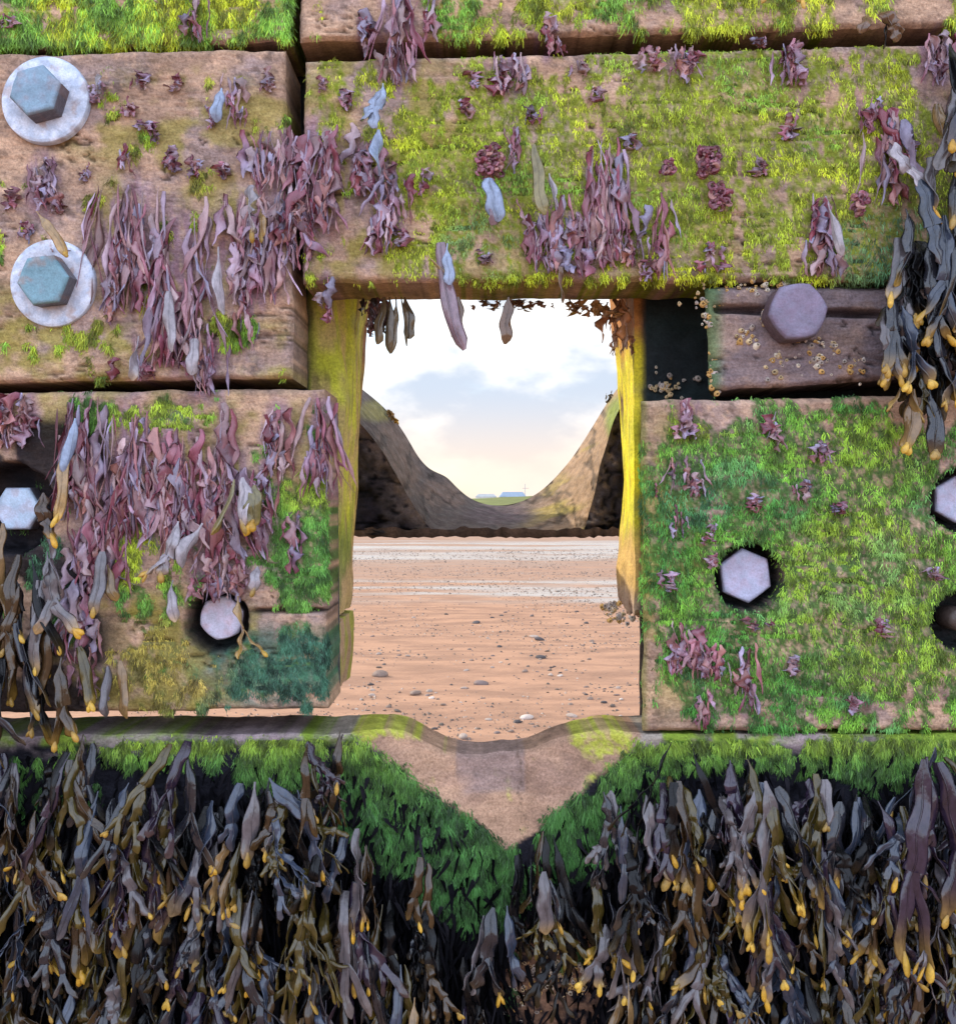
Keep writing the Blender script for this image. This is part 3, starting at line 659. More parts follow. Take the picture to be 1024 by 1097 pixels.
WR = dict(grey=np.array((.014, .0145, .020)), purple=np.array((.020, .013, .026)), olive=np.array((.046, .034, .007)), brown=np.array((.034, .019, .008)), dark=np.array((.004, .004, .005)), pale=np.array((.085, .075, .082)), tan=np.array((.14, .085, .035)), blue=np.array((.028, .037, .060)))
TIP = [np.array((.52, .29, .025)), np.array((.42, .25, .04)), np.array((.58, .36, .05)), np.array((.33, .21, .05))]
def fucus(rng, L, W, forks, tipp, col, bend=.02, th=0.0, flare=1.0):
    B, T = Acc(), []
    st_ = rng.uniform(-.22, .16)
    yel = TIP[rng.integers(len(TIP))]; tc = mix(col, yel, .55)[()] if False else col * .4 + yel * .6
    def seg(p0, ang, L, w0, w1, lvl, first, phi0, f0, f1):
        last = lvl == 0
        t, p, d = strip_path(rng, L, ang, .35, bend * (1 if first else .25), 13, .3)
        p = p + (p0 - p[0]); 
        w = w0 + (w1 - w0) * ss(0, .8, t)
        if first: w = w0 * .16 + (w - w0 * .16) * ss(st_, st_ + .32, t)
        w = w * (1 + .09 * np.sin(t * 13 + rng.random() * 6))
        if last: w = w * np.sqrt(np.clip(1 - ((t - .82) / .185).clip(0, 1) ** 2, .004, 1))
        else: w = w * (1 + .12 * ss(.7, 1, t))
        phi = phi0 + rng.normal(0, .9) * t
        s, nn = frames(d, phi)
        f = f0 + (f1 - f0) * t
        mott = 1 + .08 * np.sin(t * 4 + rng.random() * 6)
        c = mix(col, tc, ss(.72, 1.05, f) * (.75 if tipp > .3 else .1)) * mott[:, None]
        cu = rng.uniform(-.05, .42) + .32 * np.sin(t * rng.uniform(5, 12) + rng.random() * 6)
        p = p + s * (w * .12 * np.sin(t * rng.uniform(8, 15) + rng.random() * 6))[:, None]
        sweep(B, p, s, nn, w, .0005 + w * .03, c, 10, cu)
        # midrib
        sweep(B, p + nn * (w * .06)[:, None], s, nn, np.minimum(w * .13, .0011), np.minimum(w * .12, .0009), c * .8, 5)
        e = p[-1] if not last else p[-2]; ea = math.atan2(d[-1, 0], -d[-1, 2])
        if not last:
            sp = rng.uniform(.18, .40)
            for sg in (-1, 1):
                if rng.random() < .1 and lvl == 1: continue
                seg(e, ea + sg * sp + rng.normal(0, .08), L * rng.uniform(.6, 1.05), w1 * .7, w1 * rng.uniform(.62, .9) * flare, lvl - 1, False, phi[-1] + rng.normal(0, .2), f1, min(1, f1 + (1 - f1) / lvl))
        elif rng.random() < tipp:
            k = 2 if rng.random() < .35 else 1
            for j in range(k):
                a = ea + ((j - .5) * .7 if k == 2 else rng.normal(0, .2)); l = W * rng.uniform(1.5, 2.6) * (.8 if k == 2 else 1)
                tt = np.linspace(0, 1, 9); dd = np.stack([np.full(9, math.sin(a)), np.full(9, -.05), np.full(9, -math.cos(a))], 1)
                q = e - dd[0] * l * .25 + dd * (l * tt)[:, None] + np.array((0, -.0012, 0))
                ww = W * .5 * np.sqrt(np.clip(np.sin(np.clip(tt * .93 + .06, 0, 1) * PI), .003, 1)) * (.55 + .6 * tt)
                ww[-1] = .0003
                s2, n2 = frames(dd, np.full(9, phi[-1] * .6))
                cc = mix(tc, yel, ss(0, .45, tt)) * rng.uniform(.75, 1.1)
                T.append(Acc()); sweep(T[-1], q, s2, n2, ww, ww * .55, cc, 8)
    nl = forks
    L0 = L / (1 + .72 * forks); W = W * (.9 if W < .0075 else .74)
    seg(np.zeros(3), th, L0, W * .8, W, forks, True, rng.normal(0, .4), 0, 1 / (forks + 1))
    return B, T

def clump(px, py, fronds, label, seed, group=None, name='bladderwrack', cat='seaweed', dep=-.004, mat=None):
    """fronds: list of dict(dx,dy,L,W,forks,tip,col,th,bend,out)"""
    rng = np.random.default_rng(seed); base = P(px, py, dep)
    r = empty(name, base); tag(r, label, cat, group)
    for f in fronds:
        B, T = fucus(rng, f['L'] * .001, f['W'] * .001, f.get('forks', 1), f.get('tip', .5), f['col'] * rng.uniform(.8, 1.2), f.get('bend', .015), f.get('th', 0))
        off = (f.get('dx', 0) * .001, -f.get('out', 0), -f.get('dy', 0) * .001)
        o = B.build('frond', M_shade if f['col'] is WR['dark'] else (mat or M_wrack), r); o.location = off
        for T_ in T: T_.build('swollen_tip', M_tip, o)
    return r
def auto_fronds(seed, n, w, h, cols, L=(60, 120), W=(6, 11), tip=.5, out=(.0, .04), forks=(0, 1, 1, 2), spread=.25):
    rng = np.random.default_rng(seed); out_ = []
    for i in range(n):
        dx = (rng.random() - .5) * w
        out_.append(dict(dx=dx, dy=rng.random() ** 1.4 * h, L=rng.uniform(*L), W=rng.uniform(*W), forks=int(rng.choice(forks)), tip=tip, col=WR[cols[rng.integers(len(cols))]], th=rng.normal(0, spread) + dx / max(w, 1) * .4, bend=rng.uniform(.006, .03), out=rng.uniform(*out)))
    return out_
# ------------------------------------------------------------------ purple weed on the planks
for i, (x, y, w_, h_, n_, lab) in enumerate(BIG):
    tuft('seaweed_tuft', x, y, w_, h_, int(n_ * 1.25), lab, None, seed=400 + i, bulk=.010 + .0001 * h_)
SMALL = [(152, 72, 14, 24), (182, 150, 16, 34), (208, 165, 14, 26), (246, 78, 12, 60), (258, 80, 18, 56), (284, 72, 12, 26), (105, 80, 14, 30), (135, 150, 14, 40), (140, 95, 12, 30), (90, 172, 14, 22), (240, 168, 14, 24), (165, 125, 14, 30), (70, 260, 18, 30), (30, 235, 16, 26), (278, 175, 14, 26), (12, 200, 14, 24), (60, 205, 14, 24), (225, 112, 12, 28), (190, 78, 10, 20)]
for i, (x, y, w_, h_) in enumerate(SMALL):
    tuft('seaweed_tuft', x, y, w_, h_, 8, 'tiny mauve weed scrap on the bare wood of the upper left plank', 'weed scraps on the upper left plank', seed=520 + i, bulk=.006, wd=(1.6, 3.4))
SM2 = [(345, 80, 12, 20), (372, 95, 14, 24), (620, 60, 14, 22), (640, 90, 10, 20), (575, 110, 12, 24), (500, 105, 12, 22), (430, 240, 14, 24), (520, 205 + 60, 16, 18), (675, 140, 12, 22), (845, 120, 14, 30), (815, 165, 12, 24), (975, 150, 12, 30), (505, 75, 12, 20)]
for i, (x, y, w_, h_) in enumerate(SM2):
    tuft('seaweed_tuft', x, y, w_, h_, 7, 'tiny faded weed scrap among the yellow-green algae of the lintel plank', 'weed scraps on the lintel plank', seed=560 + i, bulk=.006, wd=(1.6, 3.4))
SM3 = [(760, 560, 12, 24), (812, 528, 12, 22), (900, 536, 12, 20), (880, 470, 12, 26), (945, 660, 14, 24), (910, 740, 14, 26), (850, 700, 12, 24), (716, 610, 12, 24), (1000, 600, 12, 22), (808, 660, 16, 16), (765, 592, 12, 18)]
for i, (x, y, w_, h_) in enumerate(SM3):
    tuft('seaweed_tuft', x, y, w_, h_, 6, 'tiny faded weed scrap caught in the green algae of the lower right plank', 'weed scraps on the lower right plank', seed=590 + i, bulk=.008, dep=-.006, wd=(1.6, 3.2))
curly(525, 162, 40, 36, 34, 'curly maroon lump of weed near the middle of the lintel plank', 620)
curly(757, 162, 30, 34, 26, 'upper of two curly maroon lumps on the yellow-green algae', 621)
curly(769, 200, 30, 30, 24, 'lower of two curly maroon lumps on the yellow-green algae', 622)
curly(715, 176, 18, 14, 8, 'small brown curl left of the two curly maroon lumps', 623)
curly(916, 212, 18, 24, 12, 'small red lump near the right end of the lintel plank', 624)

# pale and olive single fronds on the planks
def fr(dx, dy, L, W, col, forks=0, tip=0., th=0., out=.008, bend=.012): return dict(dx=dx, dy=dy, L=L, W=W, forks=forks, tip=tip, col=WR[col], th=th, out=out, bend=bend)
LIGHT = dict(blue=np.array((.20, .25, .36)), pale=np.array((.26, .235, .26)), olive=np.array((.17, .145, .06)), purple=np.array((.20, .135, .17)), tan=np.array((.30, .19, .08)), brown=np.array((.11, .06, .035)))
HERO = [
 (272, 205, [fr(0, 0, 58, 13, 'pale', 1, .9, .05, .022), fr(12, 24, 34, 8, 'tan', 0, 1, .1, .02)], 'pale yellow-tipped frond in the weed of the upper left plank'),
 (238, 268, [fr(0, 0, 74, 10, 'pale', 0, 0, .0, .016)], 'pale lilac blade hanging in the middle of the upper left plank'),
 (186, 315, [fr(0, 0, 66, 9, 'pale', 0, 0, 0, .016)], 'greyish blade over the long mauve clump'),
 (54, 236, [fr(0, 0, 62, 6, 'tan', 0, 1, .75, .035)], 'tan frond lying across the lower washer'),
 (152, 362, [fr(0, 0, 48, 8, 'pale', 0, .9, 0, .012)], 'olive blade with yellow end just above the left seam'),
 (213, 365, [fr(0, 0, 40, 9, 'pale', 0, 0, 0, .016)], 'pale blade among the purple strands over the left seam'),
 (108, 82, [fr(0, 0, 26, 8, 'pale', 0, 0, .1, .008)], 'faint pale blade right of the upper washer bolt'),
 (240, 98, [fr(0, 0, 40, 7, 'blue', 0, 0, 0, .010)], 'blue-grey blade near the top of the upper left plank'),
 (412, 98, [fr(0, 0, 50, 11, 'blue', 1, 0, 0, .022)], 'bright blue-grey blade under the stream of weed'),
 (408, 148, [fr(0, 0, 52, 15, 'blue', 0, 0, 0, .026)], 'pale blue flap on the left of the lintel plank'),
 (524, 196, [fr(0, 0, 50, 13, 'blue', 0, 0, .1, .018), fr(10, 16, 36, 8, 'purple', 0, 0, 0, .014)], 'pale blue frond under the curly maroon lump'),
 (571, 160, [fr(0, 0, 78, 9, 'olive', 0, .0, .04, .016), fr(16, 30, 40, 7, 'pale', 0, 0, 0, .014)], 'pale olive frond left of the thick purple clump'),
 (472, 264, [fr(0, 0, 118, 12, 'purple', 0, 0, .0, .018), fr(-14, 12, 40, 4, 'tan', 0, 0, .6, .012), fr(8, 2, 46, 8, 'blue', 0, 0, 0, .022)], 'long tan and purple frond hanging into the opening'),
 (545, 318, [fr(0, 0, 52, 9, 'brown', 0, 0, -.05, .0)], 'broad brown frond hanging into the middle of the opening'),
 (489, 318, [fr(0, 0, 48, 7, 'brown', 0, 0, .05, .0)], 'narrow brown frond right of the long tan one in the opening'),
 (600, 288, [fr(0, 0, 40, 5, 'brown', 0, 0, 0, .01)], 'short dark frond at the lower edge of the lintel plank'),
 (835, -14, [fr(-9, 0, 26, 8, 'tan', 0, 1, -.3, .012), fr(9, 0, 28, 8, 'tan', 0, 1, .3, .012)], 'pair of orange-tan blades at the top edge of the photo'),
 (935, 22, [fr(0, 0, 36, 10, 'brown', 1, .3, .3, .02), fr(-12, 4, 26, 7, 'brown', 0, 0, -.6, .02), fr(4, 2, 40, 7, 'dark', 0, 0, .1, .016)], 'glossy brown weed flap over the right of the top seam'),
 (950, 160, [fr(0, 0, 58, 11, 'pale', 1, .2, 0, .022)], 'pale lilac blades ending the long tan weed'),
 (266, 512, [fr(0, 0, 52, 12, 'pale', 0, .9, .1, .026), fr(-10, 2, 62, 9, 'olive', 0, .6, -.2, .022), fr(12, 8, 44, 13, 'olive', 0, 1, .1, .024)], 'paired olive bladders in the purple weed mat'),
 (84, 480, [fr(0, 0, 80, 9, 'tan', 0, 1, .02, .028), fr(6, -30, 60, 9, 'blue', 0, 0, 0, .024)], 'bright yellow blade hanging at the left of the purple curtain'),
 (116, 590, [fr(0, 0, 66, 10, 'pale', 0, .9, -.05, .018), fr(4, 14, 40, 7, 'tan', 0, .6, .2, .014)], 'pale tan blade on the left of the green patch'),
 (224, 560, [fr(0, 0, 50, 12, 'pale', 0, 0, -.5, .026), fr(-26, -2, 62, 11, 'pale', 1, .6, 0, .024)], 'pale wide blades in the lower part of the purple curtain'),
 (279, 606, [fr(0, 0, 26, 8, 'pale', 0, 1, 0, .014)], 'small pale bladder with yellow end above the split corner'),
 (262, 636, [fr(0, 0, 58, 7, 'tan', 1, .7, .1, .03)], 'tan frond crossing the right side of the countersunk bolt'),
 (190, 620, [fr(0, 0, 44, 8, 'pale', 0, .6, 0, .016)], 'pale blade left of the countersunk bolt'),
 (55, 528, [fr(0, 0, 50, 10, 'brown', 1, .9, .1, .02), fr(10, 30, 66, 10, 'pale', 1, .2, 0, .018)], 'brown and yellow frond beside the hexagon bolt at the left edge'),
 (60, 590, [fr(0, 0, 88, 11, 'pale', 1, .4, .25, .022), fr(-6, 30, 66, 9, 'pale', 0, .3, .1, .02)], 'pale fork of wrack trailing right in the lower left plank'),
 (880, 222, [fr(0, 0, 60, 8, 'pale', 0, .3, 0, .02)], 'pale blade in the hanging pink and tan weed'),
 (430, 436, [], None),
]
for i, (x, y, f, lab) in enumerate(HERO):
    for q in f:
        for k_, v_ in LIGHT.items():
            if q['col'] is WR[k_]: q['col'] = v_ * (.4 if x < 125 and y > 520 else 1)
    if lab: clump(x, y, f, lab, 700 + i, name='seaweed_frond', mat=M_wrack)
# ragged brown weed hanging behind the lintel by the left post
tuft('seaweed_tuft', 403, 317, 34, 46, 40, 'dark maroon weed hanging beside the top of the left post', seed=760, dep=.06, pal=[WR['dark'], np.array((.10, .03, .03)), np.array((.16, .06, .04))])
clump(421, 318, [dict(dx=d, dy=0, L=62 + a, W=7, forks=0, tip=0, col=np.array((.09, .065, .035)), th=t_, out=.0, bend=.004) for d, a, t_ in ((-10, -8, -.1), (-4, 2, 0), (3, 0, .05), (9, -6, .14), (13, -14, .22))], 'ragged olive weed hanging into the upper left of the opening', 761, name='seaweed_frond', dep=.05)
tuft('seaweed_tuft', 664, 317, 26, 70, 34, 'orange brown weed draped on the top of the right post', seed=762, dep=.11, pal=[np.array((.45, .20, .08)), np.array((.30, .12, .06)), np.array((.5, .30, .16))])
tuft('seaweed_tuft', 640, 320, 54, 22, 34, 'short orange weed fringe under the right end of the lintel', seed=763, dep=.09, pal=[np.array((.45, .24, .08)), np.array((.35, .16, .06))], wd=(2, 4))
tuft('seaweed_tuft', 555, 320, 90, 12, 34, 'thin brown weed fringe under the middle of the lintel', seed=764, dep=.085, pal=[np.array((.28, .12, .05)), np.array((.16, .08, .05))], wd=(2, 4))
clump(416, 440, [dict(dx=0, dy=0, L=20, W=6, forks=1, tip=1, col=LIGHT['tan'], th=.5, out=0, bend=.006), dict(dx=-2, dy=-2, L=20, W=5, forks=1, tip=.6, col=LIGHT['tan'], th=.9, out=.004, bend=.006)], 'orange weed on the left slope of the worn rear plank', 765, name='seaweed_frond', dep=.62)
tuft('seaweed_tuft', 652, 416, 16, 26, 12, 'dark twiggy weed on the right shoulder of the worn rear plank', seed=766, dep=.63, pal=[np.array((.12, .07, .04)), np.array((.2, .16, .05))], wd=(1, 2))

# wrack hanging at the right edge
clump(1000, 178, [fr(-14, 0, 62, 13, 'pale', 0, 1, -.18, .03), fr(14, 6, 70, 15, 'pale', 1, .7, .1, .03), fr(20, -60, 80, 12, 'pale', 0, 0, 0, .02), fr(-4, -60, 60, 10, 'tan', 0, 0, -.05, .018)], 'pale paddle fronds at the top of the wrack on the right edge', 800)
clump(995, 240, [fr(0, 0, 120, 11, 'blue', 1, .5, .02, .034), fr(10, 20, 120, 11, 'grey', 2, .8, .05, .03), fr(-12, 30, 90, 10, 'grey', 1, .7, -.1, .026), fr(22, 40, 110, 12, 'grey', 1, .8, .05, .03), fr(-2, 60, 90, 9, 'dark', 1, .2, 0, .012), fr(16, 0, 130, 12, 'dark', 1, .2, 0, .008)], 'blue-grey wrack with yellow bladders in the middle of the right edge', 801)
clump(956, 285, [fr(0, 0, 66, 10, 'pale', 0, .3, 0, .02), fr(-8, 40, 70, 9, 'grey', 1, .9, -.05, .024), fr(6, 40, 80, 8, 'dark', 1, .3, 0, .014), fr(-14, 46, 84, 8, 'tan', 1, .9, 0, .022), fr(12, 20, 70, 8, 'dark', 1, 0, .1, .01), fr(2, 54, 56, 9, 'dark', 1, 0, .1, .006)], 'wrack clump with tan stems right of the rounded bolt', 802)
clump(985, 330, [fr(0, 0, 100, 10, 'grey', 1, 1, .05, .032), fr(22, 0, 96, 10, 'blue', 1, 1, .1, .032), fr(-16, 30, 80, 9, 'tan', 1, 1, -.1, .026), fr(6, 10, 90, 11, 'dark', 1, .2, 0, .01), fr(26, 20, 90, 11, 'dark', 1, .2, 0, .01)], 'wrack with many yellow bladders over the seam on the right', 803)
clump(972, 420, [fr(-6, 0, 66, 13, 'tan', 0, 1, -.12, .03), fr(10, 0, 72, 12, 'grey', 0, .9, .1, .03), fr(2, -20, 50, 8, 'olive', 1, .6, 0, .024)], 'lowest two orange-tipped blades of the wrack on the right edge', 804)
clump(1040, 160, auto_fronds(805, 8, 50, 160, ['grey', 'dark', 'pale'], (80, 150), (8, 13), .5), 'wrack continuing beyond the right edge of the photo', 805)

clump(1016, 40, [fr(0, 0, 120, 12, 'grey', 1, .2, -.05, .04), fr(-12, 20, 110, 12, 'dark', 1, .2, -.05, .03), fr(10, 10, 120, 13, 'purple', 1, .3, 0, .045), fr(-6, 60, 90, 13, 'pale', 1, .3, -.1, .04), fr(12, 60, 100, 12, 'dark', 1, .2, 0, .04)], 'dark wrack at the right edge covering a bolt below the top seam', 806)
clump(958, 232, [fr(0, 0, 84, 12, 'grey', 1, .4, .05, .03), fr(12, -30, 90, 12, 'blue', 1, .3, .1, .034), fr(-8, 30, 70, 10, 'pale', 0, .4, -.1, .03), fr(6, 20, 90, 13, 'dark', 2, .1, 0, .016), fr(20, 30, 90, 13, 'dark', 2, .1, 0, .016)], 'upper left fringe of the wrack on the right edge, over the green plank', 807)
clump(942, 318, [fr(0, 0, 74, 11, 'grey', 1, 1, -.02, .03), fr(10, 16, 84, 12, 'blue', 1, .8, .08, .034), fr(-8, 26, 62, 9, 'pale', 1, .9, -.12, .03), fr(4, 0, 90, 14, 'dark', 2, .1, 0, .014), fr(18, 0, 100, 14, 'dark', 2, .1, .05, .014)], 'left fringe of the wrack hiding the end of the horizontal crack', 808)
clump(975, 262, [fr(0, 0, 120, 15, 'dark', 2, .1, 0, .010), fr(22, 0, 130, 15, 'dark', 2, .1, 0, .010), fr(44, -20, 130, 15, 'dark', 2, .1, 0, .012), fr(10, 60, 110, 14, 'dark', 2, .1, 0, .012), fr(36, 60, 110, 14, 'dark', 2, .1, 0, .012)], 'shade-black underlayer of the wrack on the right edge', 809)
# wrack in the lower left corner of the left plank
clump(20, 590, auto_fronds(820, 9, 44, 60, ['dark', 'dark', 'brown', 'grey'], (70, 130), (6, 10), .25), 'dark wrack below the hexagon bolt at the left edge', 820)
clump(42, 640, [fr(-10, 0, 110, 9, 'grey', 1, .4, 0, .02), fr(8, -20, 100, 9, 'pale', 0, .6, 0, .022), fr(20, 10, 90, 10, 'brown', 0, .3, 0, .02), fr(-2, 30, 80, 8, 'dark', 1, 0, 0, .012)], 'long grey wrack straps in the lower left corner', 821)
clump(12, 560, [fr(0, 0, 110, 7, 'tan', 1, .6, .05, .02), fr(-8, 30, 120, 8, 'dark', 1, .2, 0, .012), fr(8, 60, 110, 8, 'brown', 1, .6, .1, .014)], 'tan stemmed wrack down the left edge', 822)
clump(78, 700, [fr(0, 0, 84, 10, 'brown', 1, .9, .1, .03), fr(-22, -10, 90, 9, 'dark', 1, .4, 0, .018), fr(14, -10, 66, 9, 'olive', 0, .5, .45, .022), fr(-36, 0, 84, 9, 'grey', 1, .5, .5, .02)], 'wrack hanging across the bright gap under the left plank', 823)
clump(120, 712, [fr(0, 0, 52, 8, 'pale', 0, .2, .1, .012), fr(14, -6, 60, 7, 'tan', 0, .2, .1, .014)], 'faded blades at the bottom of the lower left plank', 824)
clump(-12, 660, auto_fronds(825, 7, 40, 60, ['dark', 'grey', 'brown'], (80, 120), (7, 10), .3), 'dark wrack beyond the left edge of the photo', 825)

# ------------------------------------------------------------------ wrack on the bottom plank
px, py, pts = PB
turf(pl_b, px, py, pts, (1 - gP8(px, py)).clip(0, 1) ** 2 * (1 - ell(px, py, [(436, 878, 70, 66, .9), (498, 938, 50, 52, .9), (622, 890, 60, 48, .9)])) * ss(845, 900, py + (fbm(px / 50, py / 50, 600, 3) - .5) * 80) * ss(-2, -14, vdep(px, py)) * (1 - ell(px, py, [(595, 1036, 62, 78, 1)]).clip(0, 1)) + .25 * ss(12, 30, py - lip(px)) * ss(-4, -20, vdep(px, py)),
     lambda fx, fy, cl, big, rng, n: mix(np.array((.003, .003, .004)), np.array((.012, .011, .014)), rng.random(n) ** 2.5), 26000, 601, mult=1, ln=(16, 46), wd=(1.0, 3.0), out=.5, name='wrack_mat', mat=M_mat)  # near-black weed mat, with the shade of the gaps in its colour
